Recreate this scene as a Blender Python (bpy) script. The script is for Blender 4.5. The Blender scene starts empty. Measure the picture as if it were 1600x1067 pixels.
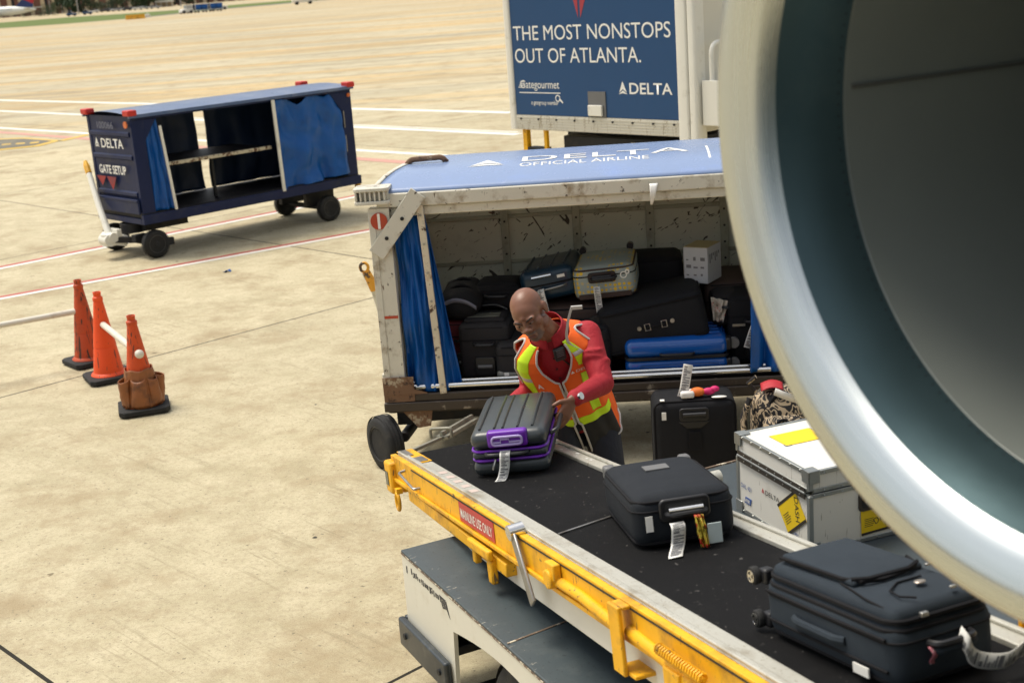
import bpy, bmesh, math, random
from math import sin, cos, tan, pi, radians as rad, atan2, sqrt, exp
from mathutils import Vector as V, Matrix as MX, noise as NZ
random.seed(7)
SC = bpy.context.scene
# ------------------------------------------------------------------ camera
CAMZ = 3.0; FPX = 2100.0; PITCH = rad(15.2); ROLL = rad(4.2)
cd = bpy.data.cameras.new('camera'); cam = bpy.data.objects.new('camera', cd)
SC.collection.objects.link(cam); SC.camera = cam
F_ = V((0, cos(PITCH), -sin(PITCH))); R_ = V((1, 0, 0)); U_ = V((0, sin(PITCH), cos(PITCH)))
XR = R_*cos(ROLL) - U_*sin(ROLL); YU = U_*cos(ROLL) + R_*sin(ROLL)
cam.matrix_world = MX(((XR.x, YU.x, -F_.x, 0), (XR.y, YU.y, -F_.y, 0), (XR.z, YU.z, -F_.z, CAMZ), (0, 0, 0, 1)))
cd.sensor_width = 36; cd.lens = FPX/1600*36; cd.clip_start = .05; cd.clip_end = 6000
cd.dof.use_dof = True; cd.dof.focus_distance = 6.4; cd.dof.aperture_fstop = 4.2
def ray(px, py):
    a = (px-800)/FPX; b = -(py-533.5)/FPX
    return F_ + XR*a + YU*b
def at(px, py, z=0.0):                  # the point of height z seen at photo pixel (px, py)
    r = ray(px, py); return V((0, 0, CAMZ)) + r*((z-CAMZ)/r.z)
def aty(px, py, y):                     # the point at distance y into the scene
    r = ray(px, py); return V((0, 0, CAMZ)) + r*(y/r.y)
# ------------------------------------------------------------------ light
SUN_EL = rad(66); SUN_AZ = rad(-62)     # azimuth from +Y towards +X
w = bpy.data.worlds.new('World'); SC.world = w; w.use_nodes = True
nt = w.node_tree; nt.nodes.clear()
sky = nt.nodes.new('ShaderNodeTexSky'); sky.sky_type = 'NISHITA'; sky.sun_disc = False
sky.sun_elevation = SUN_EL; sky.sun_rotation = SUN_AZ; sky.air_density = 1.6; sky.dust_density = 5; sky.ozone_density = 1
hs = nt.nodes.new('ShaderNodeHueSaturation'); hs.inputs['Saturation'].default_value = .38
bg = nt.nodes.new('ShaderNodeBackground'); bg.inputs['Strength'].default_value = .15
wo = nt.nodes.new('ShaderNodeOutputWorld')
nt.links.new(sky.outputs[0], hs.inputs['Color']); nt.links.new(hs.outputs[0], bg.inputs[0]); nt.links.new(bg.outputs[0], wo.inputs[0])
sl = bpy.data.lights.new('sun', 'SUN'); sl.energy = 2.2; sl.angle = rad(24); sl.color = (1, .92, .77)
so = bpy.data.objects.new('sun', sl); SC.collection.objects.link(so)
sd = V((sin(SUN_AZ)*cos(SUN_EL), cos(SUN_AZ)*cos(SUN_EL), sin(SUN_EL)))
so.rotation_euler = sd.to_track_quat('Z', 'Y').to_euler(); so.location = (0, 0, 30)
vs = SC.view_settings; vs.view_transform = 'Standard'; vs.look = 'None'; vs.gamma = 1; vs.exposure = .20
SC.cycles.max_bounces = 6; SC.cycles.diffuse_bounces = 3; SC.cycles.glossy_bounces = 3
SC.cycles.use_adaptive_sampling = True; SC.cycles.use_denoising = True

# ------------------------------------------------------------------ materials
def lin(c):
    return tuple(((x/255)/12.92 if x/255 <= .04045 else ((x/255+.055)/1.055)**2.4) for x in c)
class NT:
    def __init__(s, name):
        s.m = bpy.data.materials.new(name); s.m.use_nodes = True; s.t = s.m.node_tree; s.t.nodes.clear()
        s.o = s.n('OutputMaterial'); s.b = s.n('BsdfPrincipled'); s.l(s.b.outputs[0], s.o.inputs[0])
        s.tc = s.n('TexCoord').outputs['Object']
    def n(s, k, **kw):
        x = s.t.nodes.new('ShaderNode'+k)
        for a, b in kw.items(): setattr(x, a, b)
        return x
    def l(s, a, b): s.t.links.new(a, b)
    def setin(s, i, v):
        if isinstance(v, bpy.types.NodeSocket): s.l(v, i)
        else: i.default_value = v
    def map(s, scale=(1, 1, 1), rot=(0, 0, 0), loc=(0, 0, 0), src=None):
        m = s.n('Mapping'); s.l(src or s.tc, m.inputs[0]); m.inputs['Scale'].default_value = scale
        m.inputs['Rotation'].default_value = rot; m.inputs['Location'].default_value = loc; return m.outputs[0]
    def noise(s, scale, detail=4, rough=.55, vec=None, dist=0):
        x = s.n('TexNoise'); s.l(vec or s.tc, x.inputs['Vector']); x.inputs['Scale'].default_value = scale
        x.inputs['Detail'].default_value = detail; x.inputs['Roughness'].default_value = rough
        x.inputs['Distortion'].default_value = dist; return x.outputs[0]
    def ramp(s, f, a, b, c0=(0, 0, 0, 1), c1=(1, 1, 1, 1)):
        x = s.n('ValToRGB'); s.l(f, x.inputs[0]); e = x.color_ramp.elements
        e[0].position = a; e[1].position = b; e[0].color = c0; e[1].color = c1; return x.outputs[0]
    def mix(s, f, a, b, mode='MIX'):
        x = s.n('Mix', data_type='RGBA', blend_type=mode)
        s.setin(x.inputs[0], f); s.setin(x.inputs[6], a); s.setin(x.inputs[7], b); return x.outputs[2]
    def math(s, op, a, b=0.0):
        x = s.n('Math', operation=op); s.setin(x.inputs[0], a); s.setin(x.inputs[1], b); return x.outputs[0]
    def sep(s, v):
        x = s.n('SeparateXYZ'); s.l(v, x.inputs[0]); return x.outputs
    def bump(s, h, st=.3, d=.01):
        x = s.n('Bump'); x.inputs['Strength'].default_value = st; x.inputs['Distance'].default_value = d
        s.l(h, x.inputs['Height']); s.l(x.outputs[0], s.b.inputs['Normal']); return x
def c4(c): return (c[0], c[1], c[2], 1)
def mk(name, col, rough=.5, metal=0, var=.12, vs=4, bump=0, bs=60, dirt=None, chips=None, spec=None, rv=.08, coat=0, sheen=0, scr=None):
    """dirt/chips = (linear colour, threshold, scale[, softness]); scr = (colour, amount) scratches"""
    t = NT(name)
    f = t.noise(vs, 5, .6)
    c = t.mix(f, c4([x*(1-var) for x in col]), c4([min(1, x*(1+var)) for x in col]))
    if dirt:
        so_ = dirt[3] if len(dirt) > 3 else .25
        g = t.ramp(t.noise(dirt[2], 8, .65), dirt[1], dirt[1]+so_)
        c = t.mix(g, c, c4(dirt[0]))
    if chips:
        g = t.ramp(t.noise(chips[2], 10, .72), chips[1], chips[1]+.025)
        c = t.mix(g, c, c4(chips[0]))
    if scr:
        v = t.map((1, 1, .12)); g = t.ramp(t.noise(scr[1], 3, .5, v, 2.0), scr[2], scr[2]+.02); c = t.mix(g, c, c4(scr[0]))
    t.l(c, t.b.inputs['Base Color'])
    r = t.math('MULTIPLY_ADD', t.noise(vs*3, 4), rv*2); t.t.nodes[-1]
    x = [n for n in t.t.nodes if n.type == 'MATH'][-1]; x.inputs[2].default_value = rough-rv
    t.l(r, t.b.inputs['Roughness'])
    t.b.inputs['Metallic'].default_value = metal
    if spec is not None: t.b.inputs['Specular IOR Level'].default_value = spec
    if coat: t.b.inputs['Coat Weight'].default_value = coat; t.b.inputs['Coat Roughness'].default_value = .15
    if sheen: t.b.inputs['Sheen Weight'].default_value = sheen
    if bump: t.bump(t.noise(bs, 6, .6), bump, .01)
    return t.m
RUST = (.10, .045, .02); GRIME = (.035, .03, .022)
m = {}
m['rubber'] = mk('tyre rubber', (.013, .013, .013), .8, var=.4, vs=9, dirt=((.05, .045, .035), .55, 7), bump=.25, bs=90)
m['darkmetal'] = mk('dark chassis steel', (.014, .015, .017), .6, .2, dirt=((.06, .045, .03), .55, 8), bump=.1)
m['rim'] = mk('grey wheel rim', (.085, .085, .082), .5, .3, dirt=((.02, .018, .015), .5, 12))
m['steel'] = mk('worn steel', (.36, .35, .33), .38, .85, dirt=((.12, .09, .06), .5, 9), bump=.08)
m['chrome'] = mk('polished steel', (.75, .74, .72), .16, 1, dirt=((.25, .2, .15), .62, 18), bump=.04)
m['blackplastic'] = mk('black plastic', (.012, .012, .014), .42, var=.3, bump=.06, bs=200)
m['white'] = mk('white paint', (.74, .72, .64), .4, var=.06, dirt=((.40, .36, .26), .58, 5), chips=(RUST, .70, 14))
m['cartwhite'] = mk('chipped white paint', (.60, .57, .46), .5, var=.12, dirt=((.20, .16, .10), .50, 6), chips=((.055, .035, .025), .60, 16), bump=.12, bs=30)
m['navy'] = mk('navy blue paint', (.008, .016, .062), .38, var=.25, spec=.25, dirt=((.035, .04, .06), .55, 5), chips=((.25, .24, .22), .735, 30), bump=.05)
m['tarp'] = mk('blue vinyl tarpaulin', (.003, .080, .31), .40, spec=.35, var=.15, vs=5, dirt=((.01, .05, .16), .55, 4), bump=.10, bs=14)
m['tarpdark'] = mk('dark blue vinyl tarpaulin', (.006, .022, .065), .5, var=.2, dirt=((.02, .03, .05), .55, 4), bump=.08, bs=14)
m['red'] = mk('red plastic', (.52, .022, .014), .42, var=.12)
m['orange_refl'] = mk('orange reflector', (.60, .14, .03), .3, var=.1)
m['redrefl'] = mk('red reflector', (.42, .05, .02), .3, var=.15, chips=((.5, .45, .35), .64, 20))
m['letter'] = mk('white lettering vinyl', (.80, .79, .74), .45, var=.06, chips=((.20, .22, .30), .72, 40))
m['greyletter'] = mk('grey lettering vinyl', (.16, .17, .23), .5, var=.1)
m['yellow'] = mk('yellow paint', (.82, .42, .004), .50, var=.14, vs=6, dirt=((.34, .16, .015), .50, 7), chips=((.07, .05, .035), .625, 20), scr=((.20, .12, .04), 40, .66), bump=.10, bs=30)
m['railwhite'] = mk('worn aluminium rail', (.50, .49, .43), .40, .25, var=.10, dirt=((.28, .24, .17), .52, 7), chips=((.12, .09, .07), .68, 24), scr=((.30, .27, .2), 60, .64), bump=.08)
m['tag'] = mk('white paper tag', (.78, .77, .73), .6, var=.05)
m['print'] = mk('black print', (.02, .02, .022), .6, var=.1)
m['blackfab'] = mk('black suitcase fabric', (.0085, .009, .0115), .8, var=.25, bump=.25, bs=420, spec=.3)
m['navyfab'] = mk('slate blue suitcase fabric', (.021, .030, .041), .88, var=.15, vs=7, bump=.3, bs=420, spec=.35, dirt=((.03, .04, .05), .58, 6))
m['trim'] = mk('black piping', (.006, .006, .008), .8, var=.2, bump=.1, spec=.25)
m['zip'] = mk('metal zip pull', (.5, .48, .44), .3, .9)
m['grey'] = mk('grey plastic', (.14, .14, .14), .45, var=.15)
# ------------------------------------------------------------------ mesh helpers
def frame(o, x, y=None, z=None):
    x = V(x).normalized()
    if z is None: y = V(y); z = x.cross(y).normalized(); y = z.cross(x)
    else: z = V(z).normalized(); y = z.cross(x).normalized(); x = y.cross(z)
    o = V(o)
    return MX(((x.x, y.x, z.x, o.x), (x.y, y.y, z.y, o.y), (x.z, y.z, z.z, o.z), (0, 0, 0, 1)))
I4 = MX.Identity(4)
class MB:
    def __init__(s, M=I4): s.v = []; s.f = []; s.M = M
    def add(s, vs, fs, M=None):
        k = len(s.v); M = s.M @ M if M else s.M
        s.v += [M @ V(p) for p in vs]; s.f += [tuple(i+k for i in q) for q in fs]; return s
    def box(s, lo, hi, M=None):
        x0, y0, z0 = lo; x1, y1, z1 = hi
        return s.add([(x0, y0, z0), (x1, y0, z0), (x1, y1, z0), (x0, y1, z0), (x0, y0, z1), (x1, y0, z1), (x1, y1, z1), (x0, y1, z1)],
                     [(0, 3, 2, 1), (4, 5, 6, 7), (0, 1, 5, 4), (1, 2, 6, 5), (2, 3, 7, 6), (3, 0, 4, 7)], M)
    def beam(s, p, q, w, h, up=(0, 0, 1)):          # rectangular bar between two points
        p = V(p); q = V(q); d = q-p; L = d.length
        u = V(up)
        if abs(d.normalized().dot(u)) > .98: u = V((1, 0, 0))
        return s.box((0, -w/2, -h/2), (L, w/2, h/2), frame(p, d, None, u - d.normalized()*u.dot(d.normalized())))
    def prism(s, poly, z0, z1, M=None):
        n = len(poly); a = sum(poly[i][0]*poly[(i+1) % n][1]-poly[(i+1) % n][0]*poly[i][1] for i in range(n))
        if a < 0: poly = poly[::-1]
        vs = [(x, y, z0) for x, y in poly]+[(x, y, z1) for x, y in poly]
        fs = [tuple(range(n-1, -1, -1)), tuple(range(n, 2*n))]+[(i, (i+1) % n, (i+1) % n+n, i+n) for i in range(n)]
        return s.add(vs, fs, M)
    def lathe(s, prof, n=24, M=None, cap=True, a0=0, a1=2*pi):   # profile (radius, z) about local z
        full = abs(a1-a0-2*pi) < 1e-6; N = n if full else n+1
        vs = [(r*cos(a0+(a1-a0)*k/n), r*sin(a0+(a1-a0)*k/n), z) for r, z in prof for k in range(N)]
        fs = []
        for i in range(len(prof)-1):
            for k in range(n):
                j = (k+1) % N; fs.append((i*N+k, i*N+j, (i+1)*N+j, (i+1)*N+k))
        if cap and full:
            if prof[0][0] > 1e-6: fs.append(tuple(range(N-1, -1, -1)))
            if prof[-1][0] > 1e-6: fs.append(tuple((len(prof)-1)*N+k for k in range(N)))
        return s.add(vs, fs, M)
    def cyl(s, p, q, r0, r1=None, n=16):
        p = V(p); q = V(q); d = q-p; r1 = r0 if r1 is None else r1
        u = V((0, 0, 1)) if abs(d.normalized().z) < .95 else V((1, 0, 0))
        x = u.cross(d).normalized()
        return s.lathe([(r0, 0), (r1, d.length)], n, frame(p, x, None, d))
    def tube(s, pts, r, n=8, closed=False):
        pts = [V(p) for p in pts]; N = len(pts); rings = []; prev = None
        rr = r if isinstance(r, (list, tuple)) else [r]*N
        for i, p in enumerate(pts):
            if closed: d = pts[(i+1) % N]-pts[i-1]
            else: d = pts[min(i+1, N-1)]-pts[max(i-1, 0)]
            d.normalize()
            if prev is None: u = V((0, 0, 1)) if abs(d.z) < .9 else V((1, 0, 0)); u = (u-d*u.dot(d)).normalized()
            else: u = (prev-d*prev.dot(d)).normalized()
            prev = u; w = d.cross(u)
            rings.append([p+(u*cos(2*pi*k/n)+w*sin(2*pi*k/n))*rr[i] for k in range(n)])
        vs = [q for g in rings for q in g]; fs = []
        for i in range(N if closed else N-1):
            for k in range(n):
                j = (k+1) % n; i2 = (i+1) % N; fs.append((i*n+k, i*n+j, i2*n+j, i2*n+k))
        if not closed: fs += [tuple(range(n-1, -1, -1)), tuple((N-1)*n+k for k in range(n))]
        return s.add(vs, fs)
    def grid(s, fn, nu, nv, keep=None, closed=False):
        N = nu if closed else nu+1
        vs = [fn(i/nu, j/nv) for j in range(nv+1) for i in range(N)]
        fs = []
        for j in range(nv):
            for i in range(nu):
                if keep and not keep((i+.5)/nu, (j+.5)/nv): continue
                i2 = (i+1) % N; fs.append((j*N+i, j*N+i2, (j+1)*N+i2, (j+1)*N+i))
        return s.add(vs, fs)
    def ell(s, c, r, n=20, M=None):
        prof = [(sin(pi*k/n), -cos(pi*k/n)) for k in range(n+1)]; prof[0] = (1e-5, -1); prof[-1] = (1e-5, 1)
        T = MX.Translation(V(c)) @ (M or I4) @ MX.Diagonal((r[0], r[1], r[2], 1)); return s.lathe(prof, n*2, T)
    def build(s, name, mat, parent=None, bevel=0, seg=2, smooth=True, ang=35, solid=0, sub=0):
        me = bpy.data.meshes.new(name); me.from_pydata([tuple(p) for p in s.v], [], s.f)
        bm = bmesh.new(); bm.from_mesh(me)
        loose = [v for v in bm.verts if not v.link_faces]
        if loose: bmesh.ops.delete(bm, geom=loose, context='VERTS')
        bmesh.ops.recalc_face_normals(bm, faces=bm.faces); bm.to_mesh(me); bm.free()
        return link(name, me, mat, parent, bevel, seg, smooth, ang, solid, sub)
def link(name, me, mat, parent=None, bevel=0, seg=2, smooth=True, ang=35, solid=0, sub=0):
    if mat: me.materials.append(m[mat] if isinstance(mat, str) else mat)
    if smooth:
        for p in me.polygons: p.use_smooth = True
        try: me.set_sharp_from_angle(angle=rad(ang))
        except Exception: pass
    o = bpy.data.objects.new(name, me); SC.collection.objects.link(o)
    if parent: o.parent = parent
    if solid: x = o.modifiers.new('solid', 'SOLIDIFY'); x.thickness = solid; x.offset = 0
    if bevel: x = o.modifiers.new('bevel', 'BEVEL'); x.width = bevel; x.segments = seg; x.limit_method = 'ANGLE'; x.angle_limit = rad(40)
    if sub: x = o.modifiers.new('subd', 'SUBSURF'); x.levels = sub; x.render_levels = sub
    return o
def tag(o, label=None, cat=None, group=None, kind=None):
    if label: o['label'] = label
    if cat: o['category'] = cat
    if group: o['group'] = group
    if kind: o['kind'] = kind
    return o
def thing(name, label, cat, M=I4, group=None):
    o = bpy.data.objects.new(name, None); SC.collection.objects.link(o); o.matrix_world = M; o.empty_display_size = .2
    return tag(o, label, cat, group)
def zrot(p, yaw): return MX.Translation(V(p)) @ MX.Rotation(yaw, 4, 'Z')
def copy_tree(o, parent=None):
    c = o.copy(); SC.collection.objects.link(c)
    if parent: c.parent = parent
    for ch in o.children: copy_tree(ch, c)
    return c
def rbox(mb, lo, hi, r, M=None, n=4):           # box with rounded vertical (local z) edges
    x0, y0, z0 = lo; x1, y1, z1 = hi; P = []
    for cx, cy, a0 in ((x1-r, y1-r, 0), (x0+r, y1-r, 90), (x0+r, y0+r, 180), (x1-r, y0+r, 270)):
        for k in range(n+1): a = rad(a0+90*k/n); P.append((cx+r*cos(a), cy+r*sin(a)))
    return mb.prism(P, z0, z1, M)
def fillet_path(pts, r=.03, n=4):
    pts = [V(p) for p in pts]; out = [pts[0]]
    for a, b, c in zip(pts, pts[1:], pts[2:]):
        p = b+(a-b).normalized()*min(r, (a-b).length/2); q = b+(c-b).normalized()*min(r, (c-b).length/2)
        for k in range(n+1): t = k/n; out.append(p*(1-t)**2+b*2*t*(1-t)+q*t*t)
    return out+[pts[-1]]
def text_mesh(s, bold=0, depth=0):
    cu = bpy.data.curves.new('lettering', 'FONT'); cu.body = s; cu.offset = bold; cu.extrude = depth; cu.resolution_u = 4
    o = bpy.data.objects.new('lettering', cu); SC.collection.objects.link(o)
    dg = bpy.context.evaluated_depsgraph_get(); me = bpy.data.meshes.new_from_object(o.evaluated_get(dg))
    bpy.data.objects.remove(o); bpy.data.curves.remove(cu); return me
def text(s, mat, parent, M, h, w=None, bold=0.0, name='lettering', warp=None, label=None):
    """lettering of cap height h (width w) whose lower left corner sits at M, 1.5 mm proud"""
    me = text_mesh(s, bold); xs = [v.co.x for v in me.vertices]; ys = [v.co.y for v in me.vertices]
    x0, x1 = min(xs), max(xs); y1 = max(ys); y0 = 0 if '\n' not in s else min(ys)
    sy = h/(y1-y0) if '\n' in s else h/.73; sx = w/(x1-x0) if w else sy
    for v in me.vertices:
        p = V(((v.co.x-x0)*sx, (v.co.y-y0)*sy, .0015))
        v.co = warp(p) if warp else M @ p
    o = link(name, me, mat, parent, smooth=False)
    if label: o['label'] = label
    return o
def emblem(mat, parent, M, h, name='emblem', warp=None, red=None):
    """two part delta shaped emblem of height h"""
    mb = MB()
    for P in ([(0, 1), (-.40, .12), (0, .40)], [(0, 1), (0, .40), (.40, .12)], [(-.46, 0), (0, .30), (.46, 0), (0, .09)]):
        pts = [V((x*h, y*h, .0015)) for x, y in P]
        mb.add([warp(p) if warp else M @ p for p in pts], [tuple(range(len(P)))])
    return mb.build(name, mat, parent, smooth=False)
# ------------------------------------------------------------------ ground
def ground_material():
    t = NT('concrete apron')
    g = t.map((1, 1, 1), (0, 0, rad(-43)))
    x, y, _ = t.sep(g)
    def joint(c, off, sp, hw):
        u = t.math('DIVIDE', t.math('SUBTRACT', c, off), sp)
        fl = t.math('FLOOR', t.math('ADD', u, .5)); d = t.math('ABSOLUTE', t.math('SUBTRACT', u, fl))
        return t.math('LESS_THAN', d, hw/sp), fl
    jy, fy = joint(y, 10.50, 6.1, .010); jx, fx = joint(x, 2.2, 6.95, .011)
    j = t.math('MAXIMUM', jx, jy)
    # slab to slab tone
    u2 = t.math('FLOOR', t.math('DIVIDE', t.math('SUBTRACT', y, 10.5), 6.1)); v2 = t.math('FLOOR', t.math('DIVIDE', t.math('SUBTRACT', x, 2.2), 6.95))
    cmb = t.n('CombineXYZ'); t.l(u2, cmb.inputs[0]); t.l(v2, cmb.inputs[1])
    wn = t.n('TexWhiteNoise'); wn.noise_dimensions = '3D'; t.l(cmb.outputs[0], wn.inputs[0])
    slab = wn.outputs[0]
    n1 = t.noise(.55, 8, .62); n2 = t.noise(2.6, 9, .68); n3 = t.noise(38, 5, .7); n5 = t.noise(9, 7, .72)
    base = t.mix(t.ramp(n1, .38, .62), c4((.395, .335, .200)), c4((.515, .450, .290)))
    base = t.mix(t.ramp(n2, .38, .62), base, c4((.575, .505, .335)))
    base = t.mix(t.math('MULTIPLY', t.ramp(n5, .46, .70), .62), base, c4((.35, .275, .165)))
    base = t.mix(t.math('MULTIPLY', t.ramp(n3, .48, .68), .60), base, c4((.29, .235, .15)))
    # large tan bands and tyre streaks of the taxi lanes further out
    st = t.map((.012, .16, 1), (0, 0, rad(-18))); b1 = t.noise(1.0, 6, .6, st, .4)
    st2 = t.map((.020, .55, 1), (0, 0, rad(-24))); b2 = t.noise(1.0, 7, .65, st2, .5)
    st3 = t.map((.022, .9, 1), (0, 0, rad(-12))); b3 = t.noise(1.0, 6, .65, st3, .3)
    yy = t.sep(t.tc)[1]
    far = t.n('MapRange'); t.l(yy, far.inputs[0]); far.inputs[1].default_value = 27; far.inputs[2].default_value = 42
    cream = t.mix(t.ramp(b2, .35, .65), c4((.43, .365, .23)), c4((.56, .49, .335)))
    tan_ = t.mix(t.ramp(b1, .46, .57), cream, c4((.52, .36, .155)))
    dk = t.math('MULTIPLY', t.ramp(b3, .49, .62), .70)
    tan_ = t.mix(dk, tan_, c4((.25, .22, .16)))
    nr = t.math('MULTIPLY', t.ramp(b3, .60, .74), .35)
    base = t.mix(t.math('MULTIPLY', t.math('SUBTRACT', slab, .5), .10), base, t.mix(nr, base, c4((.27, .23, .15))))
    base = t.mix(nr, base, c4((.30, .25, .165)))
    col = t.mix(far.outputs[0], base, tan_)
    tone = t.n('MapRange'); t.l(slab, tone.inputs[0]); tone.inputs[3].default_value = .86; tone.inputs[4].default_value = 1.06
    col = t.mix(1.0, col, tone.outputs[0], 'MULTIPLY')
    # brown oil spots
    sp = t.math('MULTIPLY', t.ramp(t.noise(1.1, 8, .72, t.map((1, 1, 1), (0, 0, 0), (3.1, 7.7, 0))), .50, .66), .85)
    col = t.mix(sp, col, c4((.29, .215, .115)))
    br = t.map((26, 1.1, 1), src=g); bs_ = t.noise(1.0, 5, .7, br, .6)
    brm = t.math('MULTIPLY', t.ramp(bs_, .55, .64), t.ramp(t.noise(.8, 4, .6, t.map((1, 1, 1), (0, 0, 0), (5, 2, 0))), .46, .62))
    col = t.mix(t.math('MULTIPLY', brm, .60), col, c4((.20, .16, .085)))
    fk = t.ramp(t.noise(34, 3, .55), .655, .68); col = t.mix(t.math('MULTIPLY', fk, .75), col, c4((.10, .08, .045)))
    gr = t.ramp(t.noise(150, 2, .6), .35, .65); col = t.mix(.16, col, t.mix(gr, c4((.16, .14, .09)), c4((.70, .66, .52))))
    vo = t.n('TexVoronoi'); t.l(t.map((1.3, 1.3, 1.3)), vo.inputs['Vector']); vo.inputs['Scale'].default_value = 1
    col = t.mix(t.math('LESS_THAN', t.math('ADD', vo.outputs['Distance'], t.math('MULTIPLY', t.noise(30, 2), .03)), .036), col, c4((.05, .045, .035)))
    sp2 = t.ramp(t.noise(5.5, 3, .5, t.map((1, 1, 1), (0, 0, 0), (1.1, .7, 0))), .735, .76)
    col = t.mix(t.math('MULTIPLY', sp2, .75), col, c4((.12, .09, .05)))
    col = t.mix(t.math('MULTIPLY', j, .97), col, c4((.010, .009, .007)))
    t.l(col, t.b.inputs['Base Color']); t.b.inputs['Roughness'].default_value = .85; t.b.inputs['Specular IOR Level'].default_value = .25
    mm = t.mix(.5, n2, n3); t.bump(mm, .35, .02)
    return t.m
m['ground'] = ground_material()
m['grass'] = mk('grass', (.085, .125, .008), .9, var=.3, vs=.05)
m['kerb'] = mk('dark drain edge', (.12, .12, .11), .9)
m['paint_white'] = mk('white road paint', (.78, .76, .68), .6, var=.08, vs=3, dirt=((.50, .45, .33), .56, 3))
m['paint_red'] = mk('red road paint', (.42, .085, .07), .6, var=.12, dirt=((.45, .30, .22), .55, 3))
m['paint_pink'] = mk('faded red road paint', (.50, .26, .20), .7, var=.12)
m['paint_yellow'] = mk('yellow road paint', (.62, .40, .05), .6, var=.12)
m['paint_black'] = mk('black road paint', (.12, .11, .08), .7, var=.2, dirt=((.3, .25, .15), .5, 2))
def sheet(name, pts, mat, z):
    mb = MB(); mb.add([(p[0], p[1], z) for p in pts], [tuple(range(len(pts)))])
    o = mb.build(name, mat, smooth=False); return tag(o, kind='structure')
sheet('apron_ground', [(-2500, -400), (2500, -400), (2500, 4000), (-2500, 4000)], 'ground', 0)
def stripe(name, p, q, w, mat, z=.004, off=0):
    p = V(p[:2]).to_3d(); q = V(q[:2]).to_3d(); d = (q-p).normalized(); n_ = V((-d.y, d.x, 0))
    p = p+n_*off; q = q+n_*off
    mb = MB(); k = max(1, int((q-p).length/2))
    mb.grid(lambda u, v: p.lerp(q, u)+n_*(w*(v-.5))+V((0, 0, z)), k, 1)
    return tag(mb.build(name, mat, smooth=False), kind='structure')
e1 = V((cos(rad(42.6)), sin(rad(42.6)), 0)); e2 = V((cos(rad(-46)), sin(rad(-46)), 0))
def longline(px, py, dirn, a, b, w, mat, off=0, name='painted_line', z=.004):
    c_ = at(px, py); return stripe(name, c_-dirn*a, c_+dirn*b, w, mat, z, off)
stripe('painted_line', at(-60, 431), at(600, 298), .10, 'paint_red', .004, .055)
stripe('painted_line', at(-60, 431), at(600, 298), .10, 'paint_white', .004, -.055)
stripe('painted_line', at(-60, 477), at(640, 349), .09, 'paint_red', .004, .05)
stripe('painted_line', at(-60, 477), at(640, 349), .09, 'paint_white', .004, -.05)
for (a, b, wd_, mt) in (((-30, 156.3), (800, 176.5), .30, 'paint_white'), ((-30, 172.5), (810, 210.5), .24, 'paint_white'), ((300, 184.5), (810, 207), .10, 'paint_white'),
                        ((-30, 198.5), (780, 249), .20, 'paint_white'), ((-30, 205), (660, 256), .28, 'paint_pink')):
    stripe('painted_line', at(*a), at(*b), wd_, mt, .004)
P = [at(*q) for q in ((-40, 219), (40, 216), (97, 220), (62, 229), (-40, 240))]
sheet('painted_sign', P, 'paint_yellow', .008)
c0 = sum(P, V())/5
sheet('painted_sign', [c0+(p-c0)*.80 for p in P], 'paint_black', .012)
for k in range(3):
    q = [at(4+22*k, 226.5-1.4*k), at(18+22*k, 225.3-1.4*k), at(16+22*k, 227-1.2*k), at(2+22*k, 228.3-1.2*k)]
    sheet('painted_sign', q, 'paint_yellow', .016)
stripe('painted_line', at(94, 221), at(140, 210.5), .22, 'paint_yellow', .008)
gn = [(-120, 55), (0, 45), (100, 38), (195, 30.3), (285, 20.5), (355, 13.5), (450, 5), (620, -10)]
gf = [(-120, 45), (0, 36), (100, 28), (195, 22), (285, 15.5), (355, 9), (450, 1.5), (620, -12.5)]
mb = MB(); a = [at(*p) for p in gn]; b = [at(*p) for p in gf]
mb.add([(p.x, p.y, .006) for p in a]+[(p.x, p.y, .006) for p in b], [(i, i+1, i+1+len(a), i+len(a)) for i in range(len(a)-1)])
tag(mb.build('grass_verge', 'grass', smooth=False), kind='structure')
mb = MB(); b2 = [at(x, y+1.0) for x, y in gn[3:]]; a2 = [at(x, y) for x, y in gn[3:]]
mb.add([(p.x, p.y, .008) for p in a2]+[(p.x, p.y, .008) for p in b2], [(i, i+1, i+1+len(a2), i+len(a2)) for i in range(len(a2)-1)])
tag(mb.build('verge_edge', 'kerb', smooth=False), kind='structure')

# ------------------------------------------------------------------ far background
m['brick'] = mk('brown brick', (.17, .075, .055), .85, var=.2, vs=.2)
m['cream'] = mk('cream concrete', (.52, .42, .28), .85, var=.1, vs=.2)
m['roof'] = mk('grey roof', (.25, .25, .25), .8)
m['darkglass'] = mk('dark window glass', (.02, .022, .03), .15)
m['bark'] = mk('bark', (.07, .05, .03), .9)
m['leaf'] = mk('dark foliage', (.028, .055, .022), .8, var=.5, vs=.35)
m['leaf_b'] = mk('olive foliage', (.05, .075, .025), .8, var=.5, vs=.35)
m['planewhite'] = mk('white aircraft paint', (.72, .74, .70), .3, var=.04)
m['finblue'] = mk('dark blue aircraft paint', (.012, .03, .13), .35)
m['finred'] = mk('red aircraft paint', (.42, .015, .03), .35)
m['vehwhite'] = mk('white vehicle paint', (.70, .69, .64), .35, var=.05)
m['vehsilver'] = mk('silver vehicle paint', (.38, .39, .40), .35, .3)
m['vehdark'] = mk('dark vehicle paint', (.03, .035, .045), .35)
m['vehblue'] = mk('blue vehicle paint', (.012, .06, .18), .4)
m['barrier'] = mk('yellow barrier plastic', (.72, .36, .02), .5, var=.2, vs=1, dirt=((.35, .16, .02), .52, 1.5))
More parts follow.
